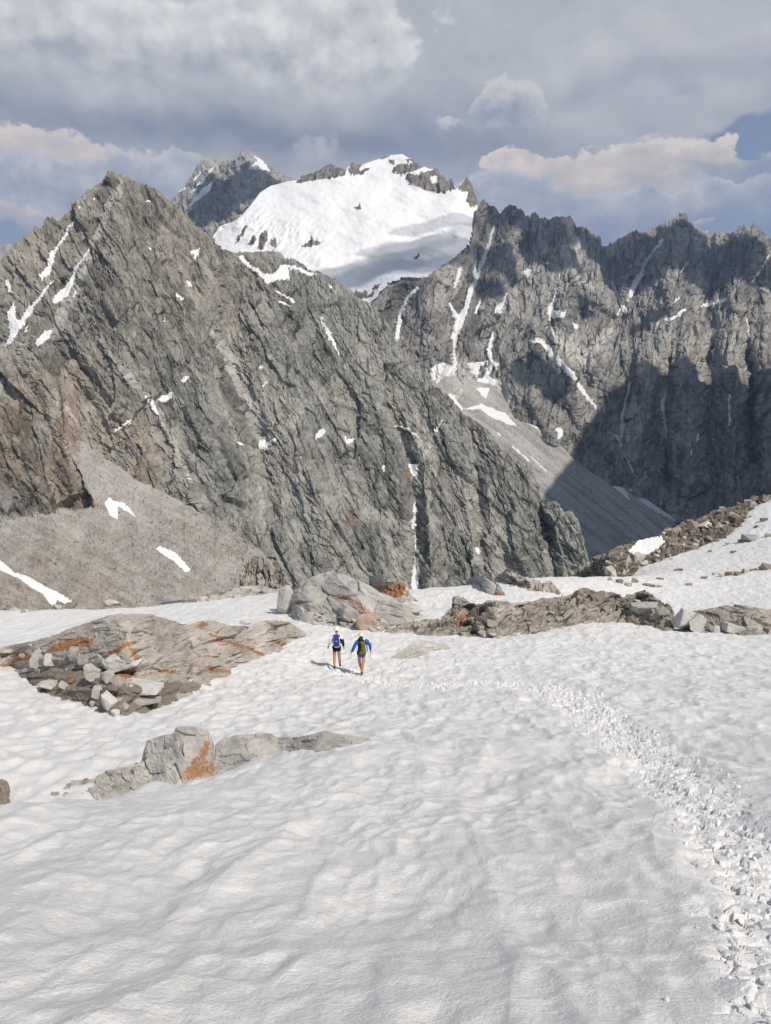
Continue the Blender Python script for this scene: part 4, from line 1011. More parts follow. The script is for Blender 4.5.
def hull_mesh(name, seed, dims=(1, 1, 1), n=15, power=0.55, bev=0.05, rough=0.0, mat=None, cuts=0):
    rs = np.random.RandomState(seed); bm = bmesh.new()
    for _ in range(n):
        u = rs.randn(3); u /= np.linalg.norm(u); u = np.sign(u) * np.abs(u) ** power; u /= max(np.abs(u).max(), 1e-3) ** 0.6
        bm.verts.new(u * np.array(dims) * 0.5)
    r = bmesh.ops.convex_hull(bm, input=bm.verts)
    bmesh.ops.delete(bm, geom=[g for g in r['geom_interior'] if isinstance(g, bmesh.types.BMVert)] if r['geom_interior'] else [], context='VERTS')
    bmesh.ops.dissolve_limit(bm, angle_limit=R(14), verts=bm.verts, edges=bm.edges)
    if bev: bmesh.ops.bevel(bm, geom=bm.edges[:], offset=bev * min(dims), segments=1, affect='EDGES', profile=0.5)
    bmesh.ops.triangulate(bm, faces=bm.faces)
    if cuts:
        bmesh.ops.subdivide_edges(bm, edges=bm.edges[:], cuts=cuts, use_grid_fill=True)
        bm.normal_update()
        co = np.array([v.co[:] for v in bm.verts]); s = 1.0 / max(dims)
        h = facet(co[:, 0] * s * 4 + co[:, 2] * s * 3, co[:, 1] * s * 4 + co[:, 2] * s * 2, seed, 1.0)[0] * 0.5 + fbm(co[:, 0] * s * 9, co[:, 1] * s * 9 + co[:, 2] * s * 7, 3, seed)
        for v, q in zip(bm.verts, h): v.co += v.normal * q * rough * max(dims)
    me = bpy.data.meshes.new(name); bm.to_mesh(me); bm.free()
    if mat: me.materials.append(mat)
    return me


_rr = random.Random(5)


def place_rock(px, py, wpx, hpx, mat, label, seed, name='boulder', dep=0.8, rz=None, tilt=0.0, at=None, group=None, sink=0.12, me=None, cat='boulder', n=15, power=0.55, bev=0.04):
    """a boulder standing where its foot is seen, at its real size"""
    p = hit(px, py) if at is None else np.array(at, float)
    k = p[1] / F
    w, h = wpx * k, hpx * k * 1.06
    if me is None: me = hull_mesh(name, seed, (w, w * dep, h), n=n, power=power, bev=bev, rough=0.03, mat=mat, cuts=4 if wpx > 14 else 2)
    o = bpy.data.objects.new(name, me); C.objects.link(o)
    o.location = (p[0], p[1] + w * dep * 0.4, p[2] + h * (0.5 - sink)); o.rotation_euler = (_rr.uniform(-.15, .15), tilt, _rr.uniform(-.3, .3) if rz is None else rz)
    tag(o, label, cat, group)
    return o


# ------------------------------------------------------------------ bedrock showing through the snow
def outcrop(label, sky, base, mat, step=0.5, thick=1.15, rust=(), rusts=(), snow=(), ribs=(), cell=(12, 5), amp=1.0, rot=0.0, seed=0, name='rock_outcrop', jag=0.8, cat='rock outcrop', depth=None, mind=0.25, broken=1.0, dark=()):
    xs = sorted(set([p[0] for p in sky] + [p[0] for p in base])); xs = np.arange(sky[0][0], sky[-1][0] + 1e-6, 2.0)
    ty = np.interp(xs, [p[0] for p in sky], [p[1] for p in sky]); by = np.interp(xs, [p[0] for p in base], [p[1] for p in base])
    B = np.array([hit(x, max(y, t + 0.5))[1] for x, y, t in zip(xs, by, ty)])
    k = np.ones(7) / 7; B = np.convolve(np.pad(B, 3, mode='edge'), k, 'valid')
    H = np.maximum(by - ty, 0.3) * B / F
    T = B + mind + thick * H; T = np.convolve(np.pad(T, 3, mode='edge'), k, 'valid')
    S = list(zip(xs, ty, T)); D = list(zip(xs, by + 5, B - 0.12))
    st = {}
    c, s_ = math.cos(rot), math.sin(rot)

    def disp(px, py, Y):
        m = Y / F; a = px * c + py * s_; w = -px * s_ + py * c
        a = a + 2.5 * fbm(px / 16, py / 12, 3, seed + 500); w = w + 1.0 * fbm(px / 14, py / 10, 3, seed + 508)
        h1, e1, t1 = facet(a / cell[0], w / cell[1], seed + 501, 1.1); h2, e2, t2 = facet(a / cell[0] * 2.6 + 5, w / cell[1] * 2.6, seed + 502, 1.1); h3, e3, t3 = facet(a / cell[0] * 6, w / cell[1] * 6, seed + 503, 1.0)
        crk = (1 - sstep(0.01, 0.10, e1)) * sstep(0.0, 0.35, fbm(px / 14, py / 14, 2, seed + 505))
        bed = ridged(a / 60, w / (cell[1] * 0.9), 2, seed + 509); bed = sstep(0.86, 1.0, bed) * sstep(-0.1, 0.3, fbm(px / 22, py / 10, 2, seed + 510)); crk = np.maximum(crk, bed)
        st.update(tone=0.45 * t1 + 0.35 * t2 + 0.2 * t3, crack=np.maximum(crk, 0.6 * (1 - sstep(0.0, 0.10, e2)) * sstep(0.0, 0.4, fbm(px / 8, py / 8, 2, seed + 506))))
        return amp * m * (3.4 * h1 * broken + 1.5 * h2 * broken + 0.6 * h3 + 1.2 * fbm(px / 10, py / 7, 4, seed + 504) - 1.8 * crk)

    def att(px, py, Y):
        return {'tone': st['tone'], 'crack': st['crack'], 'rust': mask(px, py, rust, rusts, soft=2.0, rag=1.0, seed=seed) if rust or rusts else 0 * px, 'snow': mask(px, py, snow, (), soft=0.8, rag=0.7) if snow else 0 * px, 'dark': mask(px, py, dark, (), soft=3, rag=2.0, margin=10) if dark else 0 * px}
    o, g = relief(name, S, D, step, mat, (lambda px, py, Y: rib_sum(px, py, ribs)) if ribs else None, disp, att, jag=jag, jagw=5, seed=seed + 7, back=(depth or 0.25, 0.9, 5), keep=0.4)
    tag(o, label, cat)
    return o, g


ZE = lambda p: Zm(0, 710, p); ZF = lambda p: Zm(190, 710, p); ZG = lambda p: Zm(0, 600, p); ZH = lambda p: Zm(150, 600, p); ZI = lambda p: Zm(270, 560, p); ZJ = lambda p: Zm(420, 560, p); ZK = lambda p: Zm(578, 560, p); ZL = lambda p: Zm(580, 480, p, 4.037); ZM = lambda p: Zm(160, 480, p)

# the grey block and slabs on the near snow crest
outcrop('big pale grey block with a rust stained right end on the near snow crest', ZE([(545, 225), (562, 205), (585, 122), (610, 112), (650, 100), (688, 96), (703, 70), (735, 65), (771, 65)]) + ZF([(40, 70), (75, 80), (95, 130), (103, 180), (106, 258)]),
        [(136, 783), (160, 789), (185, 786), (200, 780), (217, 775)], M_GREY, 0.35, 0.55, rust=[ZE([(705, 275), (760, 215), (775, 200), (775, 290)]), ZF([(0, 215), (40, 165), (60, 118), (78, 120), (80, 165), (60, 200), (98, 215), (95, 268), (0, 275)])],
        ribs=[([(193, 726), (188, 750), (176, 788)], 22, -0.16), ([(166, 735), (158, 760), (150, 780)], 12, 0.07)], cell=(16, 22), amp=0.7, rot=R(-25), seed=1, jag=0.3, name='rock_outcrop')
outcrop('low dark grey slab lying right of the rust stained block', ZF([(98, 140), (125, 118), (180, 100), (240, 92), (290, 88), (330, 95), (350, 108), (420, 108), (480, 98), (535, 83), (600, 98), (700, 112), (768, 122)]),
        ZF([(98, 262), (230, 240), (320, 210), (380, 195), (500, 180), (620, 157), (700, 140), (768, 126)]), M_GREY, 0.35, 1.3, ribs=[([(262, 732), (285, 758)], 16, 0.10), ([(324, 731), (305, 756)], 16, -0.12)], cell=(26, 9), amp=0.7, rot=R(-12), seed=2, jag=0.3)
outcrop('low tapering rubble slab left of the rust stained block', ZE([(178, 347), (215, 322), (240, 310), (300, 275), (350, 282), (430, 240), (490, 232), (540, 215), (572, 207), (640, 250), (700, 280)]),
        ZE([(178, 352), (300, 350), (430, 345), (530, 335), (630, 320), (700, 286)]), M_GREY, 0.35, 1.2, cell=(9, 5), amp=0.9, seed=3, jag=0.5)
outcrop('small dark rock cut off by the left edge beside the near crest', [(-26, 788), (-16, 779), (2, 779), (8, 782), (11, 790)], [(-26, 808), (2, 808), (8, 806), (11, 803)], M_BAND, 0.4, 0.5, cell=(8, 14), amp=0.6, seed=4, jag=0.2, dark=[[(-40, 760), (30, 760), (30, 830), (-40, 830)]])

# tan bedrock left
RU_L = [ZG(q) for q in ([(165, 212), (200, 190), (270, 155), (372, 150), (375, 185), (300, 192), (215, 212)], [(40, 215), (100, 203), (132, 235), (60, 247)], [(8, 250), (60, 245), (64, 262), (15, 272)], [(510, 190), (540, 200), (572, 242), (545, 245)], [(560, 160), (500, 165), (425, 215), (470, 212)])]
RU_L += [ZH(q) for q in ([(178, 108), (210, 83), (242, 95), (195, 118)],)]
RU_LS = [W(ZH, [(235, 140, 8), (330, 170, 10), (400, 190, 8), (455, 215, 14)]), W(ZH, [(495, 160, 8), (555, 180, 10)]), W(ZH, [(0, 278, 8), (110, 295, 8)]), W(ZH, [(160, 265, 6), (330, 290, 8)]), W(ZG, [(600, 275, 7), (720, 295, 6)]), W(ZG, [(440, 290, 18), (535, 298, 14)])]
left_oc, GL = outcrop('long tan bedrock hump with rusty bands on the left', [(-30, 655), (-10, 650)] + ZG([(0, 190), (100, 170), (200, 145), (300, 105), (430, 65), (510, 52), (600, 55), (700, 85)]) + ZH([(130, 95), (160, 98), (178, 90), (200, 80), (250, 80), (290, 95), (350, 105), (400, 105), (440, 85), (500, 82), (560, 90), (600, 115), (628, 136)]),
        [(-30, 676), (0, 670)] + ZG([(60, 285), (110, 345), (200, 392), (340, 432), (440, 472), (500, 478), (640, 437), (690, 412)]) + ZH([(180, 366), (230, 350), (340, 296), (360, 267), (490, 226), (560, 177), (628, 140)]),
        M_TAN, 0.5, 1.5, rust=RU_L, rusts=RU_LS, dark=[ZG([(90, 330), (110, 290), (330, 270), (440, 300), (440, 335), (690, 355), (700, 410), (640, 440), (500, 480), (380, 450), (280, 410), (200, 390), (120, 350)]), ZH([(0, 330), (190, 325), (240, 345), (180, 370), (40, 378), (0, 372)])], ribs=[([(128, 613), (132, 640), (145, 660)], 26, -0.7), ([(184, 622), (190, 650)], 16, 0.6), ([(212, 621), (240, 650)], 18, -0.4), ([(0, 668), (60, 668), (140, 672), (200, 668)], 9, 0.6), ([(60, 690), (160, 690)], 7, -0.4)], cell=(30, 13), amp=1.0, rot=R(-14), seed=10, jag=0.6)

# grey hump in the middle
RU_C = [ZI(q) for q in ([(75, 100), (110, 95), (132, 102), (128, 112), (85, 110)], [(130, 195), (165, 192), (160, 207), (135, 207)])]
RU_CS = [W(ZI, [(235, 142, 8), (310, 155, 12), (355, 180, 22), (400, 208, 14)]), W(ZI, [(270, 48, 6), (292, 54, 6)])]
mid_oc, GC = outcrop('rounded grey bedrock hump with a rusty vein behind the hikers', ZI([(30, 190), (35, 150), (45, 125), (60, 110), (90, 105), (130, 105), (150, 78), (190, 55), (220, 48), (250, 45), (290, 52), (350, 80), (400, 100), (440, 130), (490, 150), (540, 180), (600, 205), (618, 226)]),
        ZI([(30, 205), (80, 237), (150, 260), (250, 267), (340, 282), (450, 292), (520, 262), (618, 232)]), M_GREY, 0.5, 1.4, rust=RU_C, rusts=RU_CS, ribs=[([(290, 588), (291, 615)], 8, 0.6), ([(332, 571), (360, 600), (372, 628)], 26, -0.9), ([(300, 612), (380, 620)], 8, 0.35)], cell=(34, 16), amp=0.8, rot=R(22), seed=20, jag=0.4)
outcrop('rust orange block behind the right end of the grey hump', ZI([(392, 92), (398, 72), (420, 58), (450, 60), (475, 72), (490, 90), (545, 92), (556, 130), (592, 165)]), ZI([(392, 120), (450, 155), (520, 180), (592, 172)]), M_TAN, 0.5, 1.2,
        rust=[ZI([(415, 105), (475, 95), (530, 92), (548, 95), (535, 140), (500, 155), (450, 130)]), ZI([(575, 155), (592, 160), (592, 175), (580, 175)])], cell=(10, 8), amp=1.0, seed=22, jag=0.4)
# brown band right
RU_R = [ZJ(q) for q in ([(120, 255), (150, 225), (190, 212), (192, 232), (160, 245), (128, 265)], [(640, 150), (665, 148), (665, 160), (640, 158)])]
band_oc, GR = outcrop('long broken brown grey bedrock band across the right half', [(382, 633)] + ZI([(520, 255), (600, 240), (670, 235)]) + ZJ([(100, 205), (130, 185), (126, 160), (150, 145), (180, 150), (200, 175), (250, 175), (290, 165), (400, 170), (480, 155), (560, 145), (620, 130), (640, 110), (680, 115), (700, 130), (771, 130)]) + ZK([(180, 140), (230, 130), (262, 122), (310, 150), (350, 175), (384, 202)]),
        [(382, 634)] + ZJ([(0, 302), (200, 312), (330, 314), (400, 302), (540, 277), (680, 260), (771, 252)]) + ZK([(120, 252), (240, 262), (340, 282), (384, 286)]), M_BAND, 0.5, 1.5, rust=RU_R,
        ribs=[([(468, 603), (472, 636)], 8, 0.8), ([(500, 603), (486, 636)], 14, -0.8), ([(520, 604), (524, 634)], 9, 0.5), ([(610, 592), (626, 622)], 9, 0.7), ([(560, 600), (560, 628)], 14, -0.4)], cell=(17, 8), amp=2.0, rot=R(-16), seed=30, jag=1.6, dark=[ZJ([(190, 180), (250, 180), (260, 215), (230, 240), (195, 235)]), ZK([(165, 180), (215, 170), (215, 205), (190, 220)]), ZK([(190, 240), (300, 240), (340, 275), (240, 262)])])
outcrop('low pale brown slabs ending the rock band at the right edge', ZK([(455, 205), (520, 195), (560, 186), (590, 178), (650, 180), (690, 188), (720, 195), (760, 195), (790, 190), (860, 205)]), ZK([(455, 290), (540, 297), (690, 306), (771, 302), (860, 300)]), M_BAND, 0.5, 1.4, cell=(20, 6), amp=1.0, rot=R(8), seed=33, jag=0.5)
outcrop('small smooth tan rock alone in the snow right of the hikers', ZI([(462, 402), (500, 378), (560, 337), (590, 324), (610, 321), (650, 328), (700, 336), (730, 352)]), ZI([(462, 404), (530, 406), (640, 377), (730, 354)]), M_GREY, 0.4, 1.3, ribs=[([(413, 642), (404, 660)], 12, -0.25)], cell=(16, 8), amp=0.6, seed=36, jag=0.3)
outcrop('grey slab with a rusty foot on the snow saddle', ZJ([(183, 92), (200, 70), (235, 64), (270, 62), (292, 72), (305, 90), (330, 118), (348, 143)]), ZJ([(183, 98), (240, 130), (290, 145), (348, 147)]), M_GREY, 0.5, 1.2, rust=[ZJ([(282, 138), (310, 125), (338, 132), (338, 148), (290, 147)]), ZJ([(290, 78), (302, 80), (300, 95), (290, 92)])], cell=(14, 7), amp=1.0, rot=R(35), seed=40, jag=0.3)
outcrop('cluster of tan ledges on the snow saddle above the brown band', ZJ([(300, 72), (318, 55), (345, 40), (358, 38), (382, 60), (400, 66), (425, 70), (470, 85), (490, 92), (520, 86), (545, 95), (558, 136)]), ZJ([(300, 92), (400, 112), (480, 137), (558, 139)]), M_TAN, 0.5, 1.2, cell=(8, 9), amp=1.6, seed=43, jag=1.2)
outcrop('brown cliff stub at the foot of the left scree', ZM([(318, 375), (345, 318), (380, 300), (420, 302), (455, 298), (466, 310), (485, 350), (505, 395), (517, 416)]), ZM([(318, 418), (400, 425), (450, 428), (517, 420)]), M_BAND, 0.5, 0.8, cell=(6, 14), amp=1.6, seed=46, jag=1.0, depth=1.0)
outcrop('flat grey slabs along the far edge of the left snow band', [(150, 606)] + ZM([(0, 490), (60, 482), (110, 480), (180, 460), (240, 463), (290, 440), (330, 425), (400, 420), (450, 435), (510, 436)]), [(150, 607)] + ZM([(0, 499), (200, 489), (360, 467), (510, 445)]), M_GREY, 0.5, 1.2, cell=(14, 5), amp=1.0, seed=49, jag=0.6)

# boulders one can tell apart
B = [  # px, foot py, width, height, material, label, tilt
    (297 / 3.995 * 0 + 285.5, 616, 17, 29, M_STONE, 'pale egg shaped boulder at the left end of the grey hump', 0.15, 'round'),
    (270 + 315 / 3.995, 621, 21, 14, M_STONE, 'pale barrel shaped boulder lying on the grey hump behind the hikers', 0.2, 'round'),
    (270 + 382 / 3.995, 630, 21, 14, M_RSTONE, 'rusty boulder with a pale underside right behind the hikers', 0.0, 'box'),
    (270 + 575 / 3.995, 614, 20, 9, M_STONE, 'long grey boulder at the right foot of the grey hump', 0.25, 'round'),
    (270 + 460 / 3.995, 628, 11, 9, M_STONE, 'small dark grey boulder right of the rusty boulder', 0.0, 'box'),
    (578 + 268 / 3.995, 618, 30, 19, M_STONE, 'big white faced boulder on top of the brown band', 0.05, 'box'),
    (578 + 348 / 3.995, 619, 13, 8, M_STONE, 'small pale round boulder right of the white faced boulder', 0.0, 'round'),
    (578 + 452 / 3.995, 632, 28, 22, M_STONE, 'angular boulder with a dark left face leaning in the rock band', 0.3, 'box'),
    (578 + 480 / 3.995, 633, 16, 20, M_STONE, 'tall pale slab leaning on the angular boulder', 0.55, 'box'),
    (578 + 640 / 3.995, 635, 26, 10, M_STONE, 'flat pale slab at the foot of the right end rocks', 0.25, 'box'),
    (578 + 560 / 3.995, 634, 15, 8, M_STONE, 'low grey stone left of the flat pale slab', 0.1, 'box'),
    (578 + 715 / 3.995, 636, 16, 9, M_STONE, 'pale wedge stone by the rusty dark block', -0.1, 'box'),
    (578 + 755 / 3.995, 633, 24, 12, M_RSTONE, 'dark rusty block at the right picture edge', 0.2, 'box'),
    (578 + 420 / 3.995, 629, 8, 5, M_STONE, 'fist like white stone below the angular boulder', 0.0, 'round'),
    (160 + 335 / 3.995 * 1.0, 626, 12, 5, M_STONE, 'small grey cap stone on the crest of the tan bedrock', 0.0, 'round'),
    (457, 606, 9, 9, M_STONE, 'grey knob standing above the rusty streak of the brown band', 0.0, 'round'),
    (53, 668, 24, 14, M_STONE, 'blocky white boulder with a square right end on the left bedrock', 0.05, 'box'),
    (36, 670, 12, 20, M_STONE, 'thin upright grey slab left of the blocky white boulder', 0.5, 'box'),
    (72, 664, 14, 16, M_STONE, 'tilted pale stone with rounded top below the rust band', 0.4, 'round'),
    (90, 670, 30, 13, M_STONE, 'broad grey boulder under the tilted pale stone', 0.0, 'round'),
    (121, 674, 36, 16, M_STONE, 'long grey block with a rusty underside on the left bedrock', 0.1, 'box'),
    (91, 684, 21, 19, M_STONE, 'pale pointed boulder in the middle of the left rubble', 0.2, 'box'),
    (107, 684, 11, 14, M_STONE, 'narrow grey slab beside the pale pointed boulder', 0.3, 'box'),
    (46, 694, 30, 11, M_STONE, 'pale slab tilted onto the snow at the left rubble', -0.2, 'box'),
    (62, 690, 11, 7, M_STONE, 'thin pale flake leaning right of the tilted slab', 0.6, 'box'),
    (97, 701, 13, 14, M_STONE, 'stubby pale stone at the top of the lowest rubble heap', 0.1, 'round'),
    (107, 714, 18, 17, M_STONE, 'leaning pale slab at the tip of the lowest rubble heap', 0.7, 'box'),
    (92, 707, 7, 6, M_STONE, 'small white pebble like stone left of the leaning slab', 0.0, 'round'),
    (115, 718, 9, 7, M_STONE, 'lowest grey stone of the left rubble', 0.2, 'box'),
    (124, 709, 9, 6, M_STONE, 'small white stone between the lowest rubble and the dark slab', 0.4, 'box'),
    (140, 694, 38, 9, M_STONE, 'long flat pale slab right of the rubble', 0.08, 'box'),
    (142, 707, 34, 8, M_STONE, 'lower flat grey slab at the right tip of the rubble', 0.06, 'box'),
    (72, 683, 10, 4, M_RSTONE, 'small orange brown stone in the left rubble', 0.0, 'box'),
    (118, 702, 8, 4, M_RSTONE, 'small orange brown stone below the long flat slab', 0.0, 'box'),
    (6, 657, 16, 8, M_RSTONE, 'rusty stone at the left picture edge', 0.0, 'box'),
    (24, 663, 16, 8, M_STONE, 'pale stone right of the rusty edge stone', 0.1, 'box'),
    (66, 793, 10, 5, M_STONE, 'grey stone in the rubble left of the near block', 0.1, 'box'), (80, 789, 16, 7, M_BSTONE, 'brown flat stone in the rubble left of the near block', -0.35, 'box'),
    (105, 783, 22, 8, M_STONE, 'pale stone between the brown flat stone and the near block', -0.2, 'box'), (128, 772, 18, 8, M_STONE, 'pale chipped stone against the left foot of the near block', -0.25, 'box'), (54, 797, 9, 4, M_STONE, 'last small stone of the rubble near the left snow edge', 0.0, 'box')]
for k, (px, py, w, h, mt, lab, tl, form) in enumerate(B):
    at = None
    for g in (GL, GC, GR):
        PX, PY, Pg = g
        if PX[0, 0] <= px <= PX[0, -1]:
            i = int(round((px - PX[0, 0]) / (PX[0, 1] - PX[0, 0]))); i = min(i, PX.shape[1] - 1)
            if PY[0, i] <= py <= PY[-1, i] - 4: at = [np.interp(py, PY[:, i], Pg[:, i, c]) for c in range(3)]
    kw = dict(n=34, power=1.0, bev=0.0) if form == 'round' else dict(n=16, power=0.58, bev=0.02)
    place_rock(px, py, w * (1.0 if at is None else 1.05), h * (1.0 if at is None else 1.0), mt, lab, 700 + k, tilt=tl, at=at, sink=0.10 if at is None else -0.02, dep=0.75, **kw)

# broken slabs and stones lying on the bedrock
_rb = random.Random(23)
slab_protos = {}
for sd_ in range(8):
    for mi, mt in enumerate((M_BSTONE, M_STONE)): slab_protos[sd_, mi] = hull_mesh('slab', 900 + sd_, (1, 0.8, 0.5), n=13, power=0.42, bev=0.03, rough=0.012, mat=mt, cuts=1)


def litter(g, poly, n, wmin, wmax, pale, label, group, flat=1.0):
    PX, PY, Pg = g; k = 0; xs = [p[0] for p in poly]; ys = [p[1] for p in poly]
    while k < n:
        x = _rb.uniform(min(xs), max(xs)); y = _rb.uniform(min(ys), max(ys))
        if poly_sd(np.array([x]), np.array([y]), poly)[0] > 0: continue
        i = int(np.clip(round((x - PX[0, 0]) / (PX[0, 1] - PX[0, 0])), 0, PX.shape[1] - 1))
        if not (PY[0, i] + 2 < y < PY[-1, i] - 4): k += 0.2; continue
        at = np.array([np.interp(y, PY[:, i], Pg[:, i, c]) for c in range(3)])
        w = (wmin + (wmax - wmin) * _rb.random() ** 2.2) * at[1] / F
        o = bpy.data.objects.new('stone', slab_protos[_rb.randrange(8), 1 if _rb.random() < pale else 0]); C.objects.link(o)
        o.location = at + np.array([0, 0.05 * w, 0.14 * w]); o.scale = (w, w * _rb.uniform(.7, 1.2), w * _rb.uniform(.5, 1.3) * flat); o.rotation_euler = (_rb.uniform(-.45, .35), _rb.uniform(-.5, .5), _rb.uniform(-.8, .8))
        tag(o, label, 'stone', group); k += 1


litter(GR, ZJ([(210, 200), (400, 185), (560, 160), (640, 140), (771, 150), (771, 245), (540, 270), (330, 305), (210, 300)]), 22, 4, 14, 0.35, 'broken angular stone lying on the long brown rock band', 'stones on the brown rock band')
litter(GR, ZK([(0, 130), (180, 150), (300, 160), (370, 210), (370, 280), (240, 255), (0, 255)]), 12, 4, 11, 0.5, 'broken angular stone lying on the long brown rock band', 'stones on the brown rock band')
litter(GC, ZI([(90, 205), (180, 200), (300, 215), (430, 250), (520, 240), (440, 285), (250, 262), (100, 240)]), 26, 3, 9, 0.75, 'small loose stone at the foot of the grey hump', 'stones at the foot of the grey hump')
litter(GL, ZG([(30, 235), (200, 215), (400, 215), (560, 250), (600, 330), (480, 450), (330, 420), (110, 335)]), 14, 3, 11, 0.7, 'small loose stone in the rubble below the tan bedrock hump', 'stones in the left rubble')

# ------------------------------------------------------------------ boulder field on the right skyline
tal_sky = ZL([(-45, 377), (0, 356), (80, 300), (150, 260), (220, 240), (300, 215), (370, 180), (440, 160), (500, 130), (560, 105), (620, 95), (700, 70), (771, 55), (900, 20)])
tal_base = ZL([(-45, 379), (0, 376), (20, 387), (150, 412), (200, 372), (330, 332), (430, 292), (560, 252), (650, 202), (710, 152), (735, 92), (771, 80), (900, 60)])
tal_sky = [(x, y + 2.5) for x, y in tal_sky]


M_SOIL = near_rock_mat('brown_stony_soil', (0.07, 0.06, 0.05), (0.155, 0.135, 0.115), (0.27, 0.24, 0.21), unit=1.5)


def talus():
    xs = np.arange(tal_sky[0][0], 795, 2.0)
    ty = np.interp(xs, [p[0] for p in tal_sky], [p[1] for p in tal_sky]); by = np.interp(xs, [p[0] for p in tal_base], [p[1] for p in tal_base])
    B_ = np.array([hit(x, y)[1] for x, y in zip(xs, by)]); T_ = B_ + 6 + 1.2 * (by - ty) * B_ / F; kk = np.ones(15) / 15; T_ = np.convolve(np.pad(T_, 7, mode='edge'), kk, 'valid'); B_ = np.convolve(np.pad(B_, 7, mode='edge'), kk, 'valid')
    st = {}
    inlet = [ZL([(195, 285), (240, 240), (330, 225), (345, 250), (300, 285), (240, 310)])]

    def disp(px, py, Y):
        m = Y / F; h1, e1, t1 = facet(px / 6, py / 4, 601, 1.1); h2, e2, t2 = facet(px / 2.6, py / 2.0, 602, 1.1)
        st.update(t=0.5 * t1 + 0.5 * t2, c=1 - sstep(0, 0.2, e1)); return m * (2.0 * h1 + 1.2 * h2 - 1.0 * st['c']) * (1 - 0.85 * mask(px, py, inlet, soft=2.0))
    inlet = [ZL([(195, 285), (240, 240), (330, 225), (345, 250), (300, 285), (240, 310)])]
    o, g = relief('boulder_slope', list(zip(xs, ty, T_)), list(zip(xs, by + 3, B_ - 0.3)), 0.6, M_SOIL, None, disp, lambda px, py, Y: {'tone': st['t'], 'crack': st['c'], 'rust': 0 * px, 'dark': 0 * px, 'snow': mask(px, py, inlet, soft=1.0)}, jag=1.5, jagw=5, seed=61, back=(2.0, 0.7, 6))
    tag(o, 'brown rocky ground under the boulders on the right skyline', 'rocky ground', kind='structure')
    return g, inlet


GT, inlet = talus()
protos = {}
for s in range(9):
    for mi, mt in enumerate((M_BSTONE, M_STONE)):
        protos[s, mi] = hull_mesh('rock', 800 + s, (1, 0.85, 0.7), n=12, power=0.5, bev=0.03, mat=mt)
PX, PY, Pg = GT
_rt = random.Random(11); done = 0
while done < 255:
    i = _rt.randrange(4, PX.shape[1] - 1); x = PX[0, i]
    if x > 786: continue
    top, bot = PY[0, i], PY[-1, i] - 3
    y = top + (bot - top) * _rt.random() ** 1.1
    if poly_sd(np.array([x]), np.array([y]), inlet[0])[0] < 1: continue
    at = np.array([np.interp(y, PY[:, i], Pg[:, i, c]) for c in range(3)])
    w = min(14.0, 2.9 * math.exp(_rt.gauss(0.42, 0.55))); k = at[1] / F * w
    o = bpy.data.objects.new('rock', protos[_rt.randrange(9), 0 if _rt.random() < 0.72 else 1]); C.objects.link(o)
    o.location = at + np.array([0, 0, k * 0.16]); o.rotation_euler = (_rt.uniform(-.5, .5), _rt.uniform(-.6, .6), _rt.uniform(0, 6.28)); o.scale = (k, k * _rt.uniform(.7, 1.2), k * _rt.uniform(.6, 1.15))
    tag(o, 'angular brown rock of the boulder field on the right skyline', 'rock', 'rocks of the boulder field on the right skyline')
    done += 1
for k, (px, py, w, h) in enumerate([(753, 541, 18, 8), (742, 543, 7, 4), (730, 576, 9, 5), (738, 575.5, 8, 5), (746, 573.5, 12, 6), (755, 571, 9, 4), (722, 577, 7, 4), (768, 570, 14, 9), (716, 575, 6, 3), (706, 579, 8, 3), (650, 587, 13, 4), (660, 588, 7, 3), (690, 586, 8, 3), (758, 528, 8, 4), (766, 521, 9, 5), (728, 545, 6, 3), (712, 552, 7, 3), (680, 571, 10, 3), (735, 553, 7, 3), (661, 580, 8, 3), (672, 560, 6, 4), (620, 584, 8, 6), (610, 581, 7, 5), (598, 575, 6, 8), (591, 574, 6, 9), (628, 587, 9, 6), (636, 583, 8, 6), (770, 537, 8, 4), (762, 569, 6, 4)]):
    p = hit(px, py); m = p[1] / F
    o = bpy.data.objects.new('rock', protos[k % 9, 0 if k % 4 else 1]); C.objects.link(o)
    o.location = p + np.array([0, w * m * 0.3, h * m * 0.3]); o.scale = (w * m, w * m * 0.8, h * m * 1.35); o.rotation_euler = (_rt.uniform(-.2, .2), _rt.uniform(-.2, .2), _rt.uniform(-.5, .5))
    tag(o, 'small brown rock poking out of the snow slope below the boulder field', 'rock', 'rocks poking out of the right snow slope')
for k, (px, py, w, h) in enumerate([(4, 610, 8, 5), (14, 611, 9, 5), (23, 613, 5, 4), (33, 612, 9, 4), (41, 611, 5, 4), (56, 609, 10, 5), (70, 607, 12, 5), (112, 606, 16, 7), (105, 606, 5, 5), (212, 600, 8, 6), (224, 598, 10, 7), (238, 596, 12, 9), (192, 603, 9, 4), (252, 594, 14, 7)]):
    p = hit(px, py); m = p[1] / F
    o = bpy.data.objects.new('rock', protos[(k * 5) % 9, k % 2]); C.objects.link(o)
    o.location = p + np.array([0, w * m * 0.3, h * m * 0.3]); o.scale = (w * m * 1.1, w * m * 0.8, h * m * 1.5); o.rotation_euler = (_rt.uniform(-.2, .2), _rt.uniform(-.2, .2), _rt.uniform(-.5, .5))
    tag(o, 'small grey rock along the far edge of the left snow band', 'rock', 'rocks along the far edge of the left snow band')


